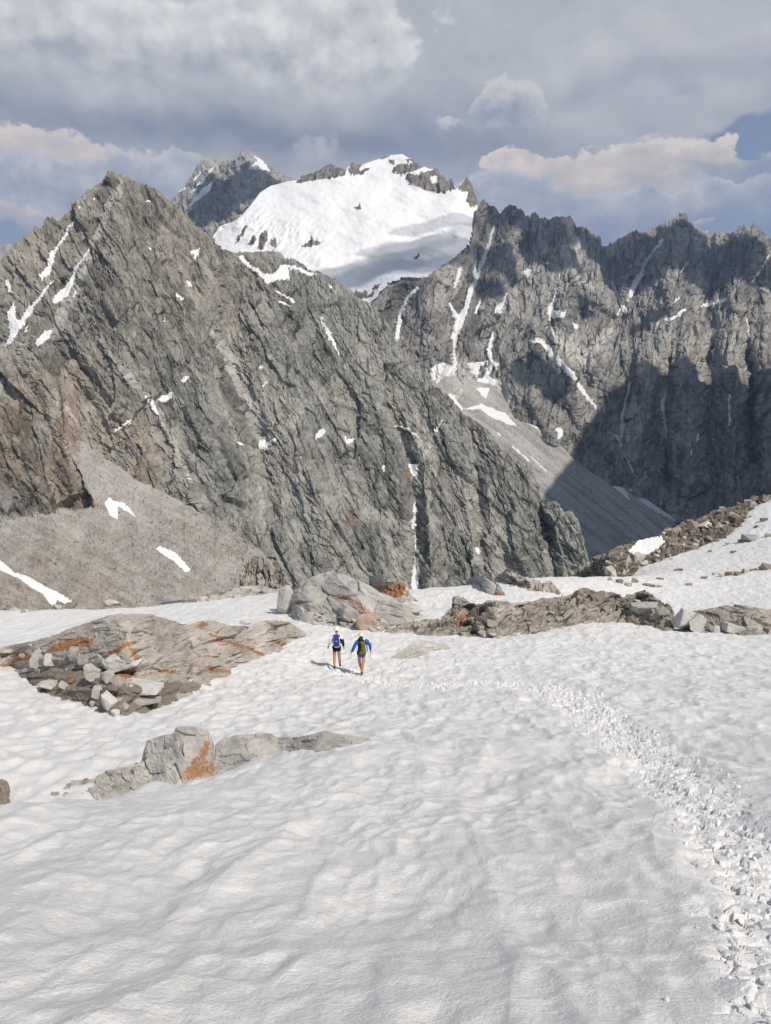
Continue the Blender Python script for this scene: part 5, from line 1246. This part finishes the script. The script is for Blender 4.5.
# ------------------------------------------------------------------ loose snow kicked up along the path
def snow_chunks():
    rs = np.random.RandomState(17); tv = []; tf = []
    for s in range(8):
        bm = bmesh.new(); bmesh.ops.create_icosphere(bm, subdivisions=1, radius=0.5)
        v = np.array([q.co[:] for q in bm.verts]); f = np.array([[q.index for q in w.verts] for w in bm.faces]); bm.free()
        v *= (1 + 0.55 * (rs.rand(len(v), 1) - 0.5)) * np.array([1.0, 0.8 + 0.4 * rs.rand(), 0.6 + 0.5 * rs.rand()]); tv.append(v); tf.append(f)
    L = np.array([[p[0], p[1], p[2]] for p in PATH]); seg = np.hypot(np.diff(L[:, 0]), np.diff(L[:, 1])); cum = np.concatenate([[0], np.cumsum(seg)])
    V = []; Fc = []; off = 0; n = 1500
    s = rs.rand(n) ** 1.25 * cum[-1]
    x = np.interp(s, cum, L[:, 0]); y = np.interp(s, cum, L[:, 1]); w = np.interp(s, cum, L[:, 2])
    tx = np.interp(s + 0.3, cum, L[:, 0]) - x; ty = np.interp(s + 0.3, cum, L[:, 1]) - y; ln = np.hypot(tx, ty) + 1e-6
    q = rs.randn(n) * 0.62; x = x + ty / ln * q * w; y = y - tx / ln * q * w
    z = ground(x, y) + snow_micro(x, y)[0]
    size = np.minimum(0.06, 0.014 * np.exp(rs.randn(n) * 0.6 + 0.2)) * (1 + 0.9 * sstep(8, 25, y)) * np.where(np.abs(q) > 1.1, 0.6, 1)
    for i in range(n):
        a, b = rs.rand(2) * 6.28; ca, sa, cb, sb = math.cos(a), math.sin(a), math.cos(b), math.sin(b)
        M = np.array([[ca, -sa, 0], [sa, ca, 0], [0, 0, 1]]) @ np.array([[1, 0, 0], [0, cb, -sb], [0, sb, cb]])
        v = tv[i % 8] @ M.T * size[i] + np.array([x[i], y[i], z[i] + size[i] * 0.15]); V.append(v); Fc.append(tf[i % 8] + off); off += len(v)
    o = mesh_np('snow_clumps', np.concatenate(V), np.concatenate(Fc), M_SNOW, False, {'fresh': np.full(off, 0.9)})
    tag(o, 'loose white snow clumps kicked up along the trodden path', 'snow clumps', kind='stuff')


snow_chunks()

# ------------------------------------------------------------------ hikers
def cloth(name, col, rough=0.8, weave=60.0):
    m, t, b = new_mat(name); tc = t.new('ShaderNodeTexCoord').outputs['Object']
    n = t.noise(tc, 14.0, 4, 0.6)
    t.put(b.inputs['Base Color'], t.mix(t.smooth(n, 0.3, 0.7), tuple(c * 0.82 for c in col), tuple(min(1, c * 1.12) for c in col)))
    b.inputs['Roughness'].default_value = rough; b.inputs['Specular IOR Level'].default_value = 0.2
    t.put(b.inputs['Normal'], t.bump(t.noise(tc, 22.0, 4, 0.6), 0.35, 0.02)); return m


def skin_mat():
    m, t, b = new_mat('sun_tanned_skin'); n = t.noise(t.new('ShaderNodeTexCoord').outputs['Object'], 18.0, 3)
    t.put(b.inputs['Base Color'], t.mix(n, (0.36, 0.19, 0.125), (0.47, 0.27, 0.19))); b.inputs['Roughness'].default_value = 0.55; return m


M_SKIN = skin_mat()
M_WHITE = cloth('white_jacket_cloth', (0.74, 0.74, 0.75)); M_BLACK = cloth('black_cloth', (0.012, 0.012, 0.014)); M_BLUE = cloth('royal_blue_cloth', (0.035, 0.105, 0.47)); M_PACKB = cloth('dark_blue_pack_cloth', (0.022, 0.05, 0.30))
M_OLIVE = cloth('olive_yellow_pack_cloth', (0.125, 0.13, 0.034)); M_CREAM = cloth('cream_cap_cloth', (0.72, 0.64, 0.53)); M_CAPW = cloth('white_cap_cloth', (0.80, 0.80, 0.80)); M_HAIR = cloth('dark_brown_hair', (0.022, 0.014, 0.010), 0.6); M_SHOE = cloth('dark_boot_leather', (0.02, 0.018, 0.017)); M_BROWN = cloth('brown_boot_leather', (0.07, 0.04, 0.025)); M_GREYL = cloth('grey_print', (0.6, 0.6, 0.62))


def skinned(name, nodes, edges, mat, parent, root=None, sub=2, smooth=True):
    """nodes: key -> (x, y, z, r) or (x, y, z, rx, ry); grows one continuous surface along the edges"""
    keys = list(nodes); me = bpy.data.meshes.new(name); me.from_pydata([nodes[k][:3] for k in keys], [(keys.index(a), keys.index(b)) for a, b in edges], [])
    o = bpy.data.objects.new(name, me); C.objects.link(o)
    sk = o.modifiers.new('skin', 'SKIN'); sk.use_smooth_shade = smooth; sk.branch_smoothing = 0.6
    for k, d in zip(keys, me.skin_vertices[0].data):
        q = nodes[k]; d.radius = (q[3], q[4] if len(q) > 4 else q[3]); d.use_root = (k == (root or keys[0]))
    ss = o.modifiers.new('sub', 'SUBSURF'); ss.levels = sub; ss.render_levels = sub
    me.materials.append(mat); o.parent = parent
    return o


def soft_box(name, size, loc, mat, parent, taper=0.8, sub=2, rot=(0, 0, 0), round_=0.25):
    bm = bmesh.new(); bmesh.ops.create_cube(bm, size=1.0)
    for v in bm.verts:
        k = taper if v.co.z > 0 else 1.0
        v.co = Vector((v.co.x * size[0] * k, v.co.y * size[1] * (k if v.co.y < 0 else 1), v.co.z * size[2]))
    bmesh.ops.bevel(bm, geom=bm.edges[:], offset=min(size) * round_, segments=3, affect='EDGES', profile=0.6)
    for f in bm.faces: f.smooth = True
    bmesh.ops.transform(bm, matrix=Matrix.Translation(loc) @ Matrix.Rotation(rot[0], 4, 'X') @ Matrix.Rotation(rot[1], 4, 'Y'), verts=bm.verts)
    me = bpy.data.meshes.new(name); bm.to_mesh(me); bm.free(); me.materials.append(mat)
    o = bpy.data.objects.new(name, me); C.objects.link(o); o.parent = parent; return o


def body_nodes(J):
    """J: joint positions. Returns the skeleton of the whole figure with hands and a face"""
    N = {}; E = []
    def add(k, p, r, prev=None):
        N[k] = tuple(p) + (r if isinstance(r, tuple) else (r,))
        if prev: E.append((prev, k))
    add('pelvis', J['pelvis'], (0.125, 0.10)); add('waist', J['waist'], (0.118, 0.09), 'pelvis'); add('chest', J['chest'], (0.145, 0.105), 'waist'); add('throat', J['neck'], 0.055, 'chest')
    h = Vector(J['head']); add('jaw', h + Vector((0, 0.01, -0.07)), (0.062, 0.07), 'throat'); add('skull', h, (0.076, 0.092), 'jaw'); add('scalp', h + Vector((0, -0.005, 0.075)), (0.06, 0.07), 'skull')
    f = J.get('face', Vector((0, 1, 0)))
    add('nose', h + f * 0.108 + Vector((0, 0, -0.015)), 0.013, 'skull'); add('chin', h + f * 0.075 + Vector((0, 0, -0.095)), 0.026, 'jaw')
    sd = Vector((f.y, -f.x, 0))
    for s, n in ((-1, 'l'), (1, 'r')):
        add('ear' + n, h + sd * s * 0.088 + Vector((0, 0, -0.01)), 0.017, 'skull')
        add('shoulder' + n, J['shoulder' + n], 0.062, 'chest'); add('elbow' + n, J['elbow' + n], 0.040, 'shoulder' + n); add('wrist' + n, J['wrist' + n], 0.027, 'elbow' + n)
        w = Vector(J['wrist' + n]); d = (w - Vector(J['elbow' + n])).normalized(); side = Vector((0, 1, 0)) - d * d.y; side.normalize(); nrm = d.cross(side)
        palm = w + d * 0.055; add('palm' + n, palm, (0.024, 0.034), 'wrist' + n)
        for q, (o_, L) in enumerate(((0.030, 0.070), (0.011, 0.080), (-0.010, 0.075), (-0.029, 0.060))):
            a = palm + side * o_ + d * 0.035; b = a + d * L * 0.5 + nrm * 0.006 * -s; c = b + d * L * 0.4 + nrm * 0.022 * -s
            add(f'knuckle{q}{n}', a, 0.0095, 'palm' + n); add(f'middle{q}{n}', b, 0.0085, f'knuckle{q}{n}'); add(f'tip{q}{n}', c, 0.007, f'middle{q}{n}')
        a = w + d * 0.03 + side * 0.038; add('thumb' + n, a, 0.011, 'palm' + n); add('thumbtip' + n, a + d * 0.035 + side * 0.018, 0.009, 'thumb' + n)
        add('hip' + n, J['hip' + n], 0.098, 'pelvis'); add('knee' + n, J['knee' + n], 0.064, 'hip' + n)
        kn = Vector(J['knee' + n]); an = Vector(J['ankle' + n]); add('calf' + n, kn.lerp(an, 0.30) + Vector((0, -0.02, 0)), 0.068, 'knee' + n); add('ankle' + n, an, 0.036, 'calf' + n)
        add('toe' + n, an + Vector(J.get('foot' + n, (0, 0.15, -0.05))), 0.034, 'ankle' + n)
    return N, E


def sub_nodes(N, keys, grow, edges, over=None):
    M = {k: N[k][:3] + tuple(r + grow for r in N[k][3:]) for k in keys}
    M.update(over or {}); return M, edges


def lerp(a, b, t): return tuple(Vector(a[:3]).lerp(Vector(b[:3]), t))


def hiker(name, px, py, label, J, look, yaw=0.0, scale=1.0):
    p = hit(px, py); z = surf(p[0], p[1])
    N, E = body_nodes(J)
    body = skinned(name, N, E, M_SKIN, None, 'pelvis'); body.location = (p[0], p[1], z); body.rotation_euler = (0, 0, yaw); body.scale = (scale,) * 3
    tag(body, label, 'person')
    # jacket
    arms = []
    jn = {k: N[k][:3] + tuple(r + 0.045 for r in N[k][3:]) for k in ('pelvis', 'waist', 'chest', 'throat')}
    jn['hem'] = tuple(Vector(N['pelvis'][:3]) + Vector((0, 0, -0.02 if not look.get('long') else -0.10))) + (0.152, 0.128)
    jn['throat'] = tuple(Vector(N['throat'][:3]) + Vector((0, 0, -0.02))) + (0.068,)
    je = [('waist', 'pelvis'), ('pelvis', 'hem'), ('waist', 'chest'), ('chest', 'throat')]
    for n in 'lr':
        for k, g in (('shoulder', 0.026), ('elbow', 0.030), ('wrist', 0.024)): jn[k + n] = N[k + n][:3] + (N[k + n][3] + g,)
        je += [('chest', 'shoulder' + n), ('shoulder' + n, 'elbow' + n), ('elbow' + n, 'wrist' + n)]
    skinned('jacket', jn, je, look['jacket'], body, 'waist')
    # shorts
    sn = {'pelvis': tuple(Vector(N['pelvis'][:3]) + Vector((0, 0, 0.0))) + (0.145, 0.122)}; se = []
    for n in 'lr':
        t = look.get('short', 0.45); sn['hip' + n] = N['hip' + n][:3] + (0.106,); q = lerp(N['hip' + n], N['knee' + n], t); sn['leg' + n] = q + (0.094 if not look.get('wide') else 0.105,); se += [('pelvis', 'hip' + n), ('hip' + n, 'leg' + n)]
    skinned('shorts', sn, se, look['shorts'], body, 'pelvis')
    for n in 'lr':
        a = Vector(N['ankle' + n][:3]); t = Vector(N['toe' + n][:3])
        skinned('boot', {'shaft': tuple(a + Vector((0, 0, 0.10))) + (0.062,), 'ankle': tuple(a) + (0.060,), 'heel': tuple(a + Vector((0, -0.045, -0.045))) + (0.040,), 'ball': tuple(a.lerp(t, 0.65)) + (0.046, 0.042), 'tip': tuple(t + Vector((0, 0.04, 0.0))) + (0.042, 0.036)},
                [('ankle', 'shaft'), ('ankle', 'heel'), ('ankle', 'ball'), ('ball', 'tip')], look['boot'], body, 'ankle')
        if look.get('glove' + n):
            w = Vector(N['wrist' + n][:3]); pm = Vector(N['palm' + n][:3]); g = {'cuff': tuple(w - (pm - w) * 0.6) + (0.042,), 'palm': tuple(pm) + (0.040, 0.045)}; ge = [('palm', 'cuff')]
            for q in range(4):
                for k, r in (('knuckle', 0.0135), ('middle', 0.0125), ('tip', 0.011)): g[k + str(q)] = N[f'{k}{q}{n}'][:3] + (r,)
                ge += [('palm', f'knuckle{q}'), (f'knuckle{q}', f'middle{q}'), (f'middle{q}', f'tip{q}')]
            g['thumb'] = N['thumb' + n][:3] + (0.015,); g['thumbtip'] = N['thumbtip' + n][:3] + (0.013,); ge += [('palm', 'thumb'), ('thumb', 'thumbtip')]
            skinned('glove', g, ge, M_BLACK, body, 'palm')
    # cap with a brim
    h = Vector(J['head']); f = J.get('face', Vector((0, 1, 0)))
    bm = bmesh.new(); bmesh.ops.create_uvsphere(bm, u_segments=24, v_segments=16, radius=1.0)
    bmesh.ops.delete(bm, geom=[v for v in bm.verts if v.co.z < -0.12], context='VERTS')
    for v in bm.verts: v.co = Vector((v.co.x * 0.118, v.co.y * 0.135, v.co.z * 0.135 + 0.005))
    bm2 = bmesh.ops.create_uvsphere(bm, u_segments=16, v_segments=8, radius=1.0)
    for v in bm2['verts']: v.co = Vector((v.co.x * 0.085, v.co.y * 0.10 + 0.13, v.co.z * 0.010 + 0.0 - 0.15 * v.co.x * v.co.x))
    for q in bm.faces: q.smooth = True
    bmesh.ops.transform(bm, matrix=Matrix.Translation(h + Vector((0, -0.008, 0.012))), verts=bm.verts)
    me = bpy.data.meshes.new('cap'); bm.to_mesh(me); bm.free(); me.materials.append(look['cap']); cap = bpy.data.objects.new('cap', me); C.objects.link(cap); cap.parent = body
    if look.get('hair'):
        b = -f
        skinned('hair', {'crown': tuple(h + b * 0.05 + Vector((0, 0, -0.03))) + (0.112, 0.10), 'nape': tuple(h + b * 0.07 + Vector((0, 0, -0.10))) + (0.085, 0.075), 'lock': tuple(h + b * 0.13 + Vector((-0.03, 0, -0.19))) + (0.12, 0.075), 'side': tuple(h + b * 0.10 + Vector((-0.18, 0.0, -0.21))) + (0.065, 0.06), 'end': tuple(h + b * 0.11 + Vector((0.15, 0.0, -0.19))) + (0.06, 0.06)},
                [('crown', 'nape'), ('nape', 'lock'), ('lock', 'side'), ('lock', 'end')], M_HAIR, body, 'nape')
    else:
        skinned('hair', {'crown': tuple(h - f * 0.028 + Vector((0, 0, 0.0))) + (0.083, 0.086), 'nape': tuple(h - f * 0.035 + Vector((0, 0, -0.055))) + (0.066, 0.06)}, [('crown', 'nape')], M_HAIR, body, 'crown')
    # eyes
    sd = Vector((f.y, -f.x, 0))
    for s in (-1, 1):
        bm = bmesh.new(); bmesh.ops.create_uvsphere(bm, u_segments=10, v_segments=8, radius=0.012, matrix=Matrix.Translation(h + f * 0.088 + sd * s * 0.032 + Vector((0, 0, 0.008))))
        me = bpy.data.meshes.new('eye'); bm.to_mesh(me); bm.free(); me.materials.append(M_HAIR); e = bpy.data.objects.new('eye', me); C.objects.link(e); e.parent = body
    return body


def jacket_two_tone():
    m, t, b = new_mat('white_and_black_jacket_cloth'); tc = t.new('ShaderNodeTexCoord').outputs['Object']
    s = t.new('ShaderNodeSeparateXYZ'); t.l.new(tc, s.inputs[0]); x, z = s.outputs[0], s.outputs[2]
    fore = t.m('MULTIPLY', t.smooth(x, 0.175, 0.19), t.smooth(z, 1.30, 1.26))
    sidel = t.m('MULTIPLY', t.m('MULTIPLY', t.smooth(t.m('ABSOLUTE', x), 0.125, 0.135), t.smooth(t.m('ABSOLUTE', x), 0.20, 0.19)), t.smooth(z, 1.30, 1.26))
    k = t.m('MAXIMUM', fore, sidel)
    t.put(b.inputs['Base Color'], t.mix(k, (0.74, 0.74, 0.76), (0.012, 0.012, 0.014))); b.inputs['Roughness'].default_value = 0.8
    t.put(b.inputs['Normal'], t.bump(t.noise(tc, 20.0, 4, 0.6), 0.4, 0.02)); return m


def backpack(label, body, size, loc, main, panel=None, mark=False):
    r = bpy.data.objects.new('backpack', None); C.objects.link(r); r.location = body.location; r.rotation_euler = body.rotation_euler; r.scale = body.scale
    r.empty_display_size = 0.1; tag(r, label, 'backpack')
    x, y, z = loc
    soft_box('pack_body', size, loc, main, r, 0.72, rot=(0.06, 0, 0))
    soft_box('front_pocket', (size[0] * 0.74, 0.06, size[2] * 0.5), (x, y - size[1] * 0.5 - 0.005, z - size[2] * 0.13), main, r, 0.85)
    soft_box('lid', (size[0] * 0.74, size[1] * 0.8, 0.09), (x, y + 0.005, z + size[2] * 0.5), main, r, 0.8)
    for s in (-1, 1):
        skinned('strap', {'a': (x + s * 0.10, y + size[1] * 0.45, z + size[2] * 0.42, 0.022, 0.012), 'b': (x + s * 0.12, y + size[1] * 0.5 + 0.07, z + size[2] * 0.5 + 0.005, 0.024, 0.012), 'c': (x + s * 0.12, y + size[1] * 0.5 + 0.19, z + size[2] * 0.36, 0.024, 0.012), 'd': (x + s * 0.15, y + size[1] * 0.5 + 0.22, z, 0.022, 0.012), 'e': (x + s * 0.17, y + size[1] * 0.5 + 0.06, z - size[2] * 0.35, 0.02, 0.012)}, [('a', 'b'), ('b', 'c'), ('c', 'd'), ('d', 'e')], M_BLACK, r, 'a', 1)
    if panel is M_BLACK: soft_box('side_pocket', (0.15, size[1] * 1.1, size[2] * 0.62), (x - size[0] * 0.36, y - 0.05, z + 0.09), M_BLACK, r, 0.85)
    if mark: soft_box('printed_mark', (0.055, 0.01, 0.03), (x, y - size[1] * 0.5 - 0.038, z + 0.02), M_GREYL, r, 1.0, round_=0.2)
    return r


A = dict(pelvis=(0, 0, 0.93), waist=(0, 0.01, 1.07), chest=(0, 0.03, 1.28), neck=(0, 0.04, 1.47), head=(0.0, 0.06, 1.615), shoulderl=(-0.175, 0.02, 1.405), shoulderr=(0.175, 0.02, 1.405), elbowl=(-0.265, -0.03, 1.15), elbowr=(0.255, -0.02, 1.15), wristl=(-0.335, 0.07, 0.955), wristr=(0.285, 0.05, 0.93),
         hipl=(-0.085, 0, 0.88), hipr=(0.085, 0, 0.88), kneel=(-0.095, 0.02, 0.49), kneer=(0.105, 0.10, 0.50), anklel=(-0.09, -0.06, 0.09), ankler=(0.125, 0.16, 0.10))
LEFT = hiker('person', 336.8, 671.2, 'hiker in white jacket, black shorts and white cap walking away', A, dict(jacket=jacket_two_tone(), shorts=M_BLACK, boot=M_SHOE, cap=M_CAPW, glovel=True, glover=False), yaw=0.0)
backpack('blue backpack on the white jacketed hiker', LEFT, (0.25, 0.17, 0.42), (0.01, -0.20, 1.235), M_PACKB, None, True)
Bj = dict(pelvis=(0, 0, 0.93), waist=(0.0, 0.02, 1.06), chest=(-0.01, 0.06, 1.27), neck=(-0.02, 0.09, 1.44), head=(-0.02, 0.13, 1.575), shoulderl=(-0.18, 0.05, 1.385), shoulderr=(0.17, 0.05, 1.40), elbowl=(-0.30, -0.01, 1.14), elbowr=(0.36, -0.04, 1.25), wristl=(-0.40, 0.09, 0.92), wristr=(0.35, 0.09, 1.03),
          hipl=(-0.085, 0, 0.88), hipr=(0.085, 0, 0.88), kneel=(-0.10, 0.12, 0.51), kneer=(0.07, 0.0, 0.49), anklel=(-0.01, 0.20, 0.12), ankler=(0.03, -0.10, 0.10), footl=(0, 0.14, -0.02))
RIGHT = hiker('person', 361.5, 675.2, 'hiker in blue jacket with dark hair and cream cap, one elbow out', Bj, dict(jacket=M_BLUE, shorts=M_BLUE, boot=M_BROWN, cap=M_CREAM, hair=True, gloveR=True, gloves=0, glover=True, long=True, wide=True, short=0.42), yaw=R(-4))
backpack('olive yellow backpack with a black side on the blue jacketed hiker', RIGHT, (0.29, 0.20, 0.50), (0.06, -0.175, 1.13), M_OLIVE, M_BLACK)

# ------------------------------------------------------------------ air of the valley
def haze():
    bm = bmesh.new(); bmesh.ops.create_cube(bm, size=1.0)
    x0, x1, y0, y1, z0, z1 = -9000, 9000, -3000, 9000, -700, 2060
    for v in bm.verts: v.co = Vector((x0 if v.co.x < 0 else x1, y0 if v.co.y < 0 else y1, z0 if v.co.z < 0 else z1))
    me = bpy.data.meshes.new('haze'); bm.to_mesh(me); bm.free(); o = bpy.data.objects.new('haze', me); C.objects.link(o)
    m = bpy.data.materials.new('valley_air'); m.use_nodes = True; t = NT(m.node_tree); m.node_tree.nodes.clear()
    out = t.new('ShaderNodeOutputMaterial'); v = t.new('ShaderNodeVolumePrincipled'); v.inputs['Density'].default_value = HAZE; v.inputs['Color'].default_value = (0.42, 0.62, 1.0, 1); v.inputs['Anisotropy'].default_value = 0.2
    t.l.new(v.outputs[0], out.inputs['Volume']); me.materials.append(m); o['kind'] = 'stuff'


HAZE = 5.0e-5
haze()
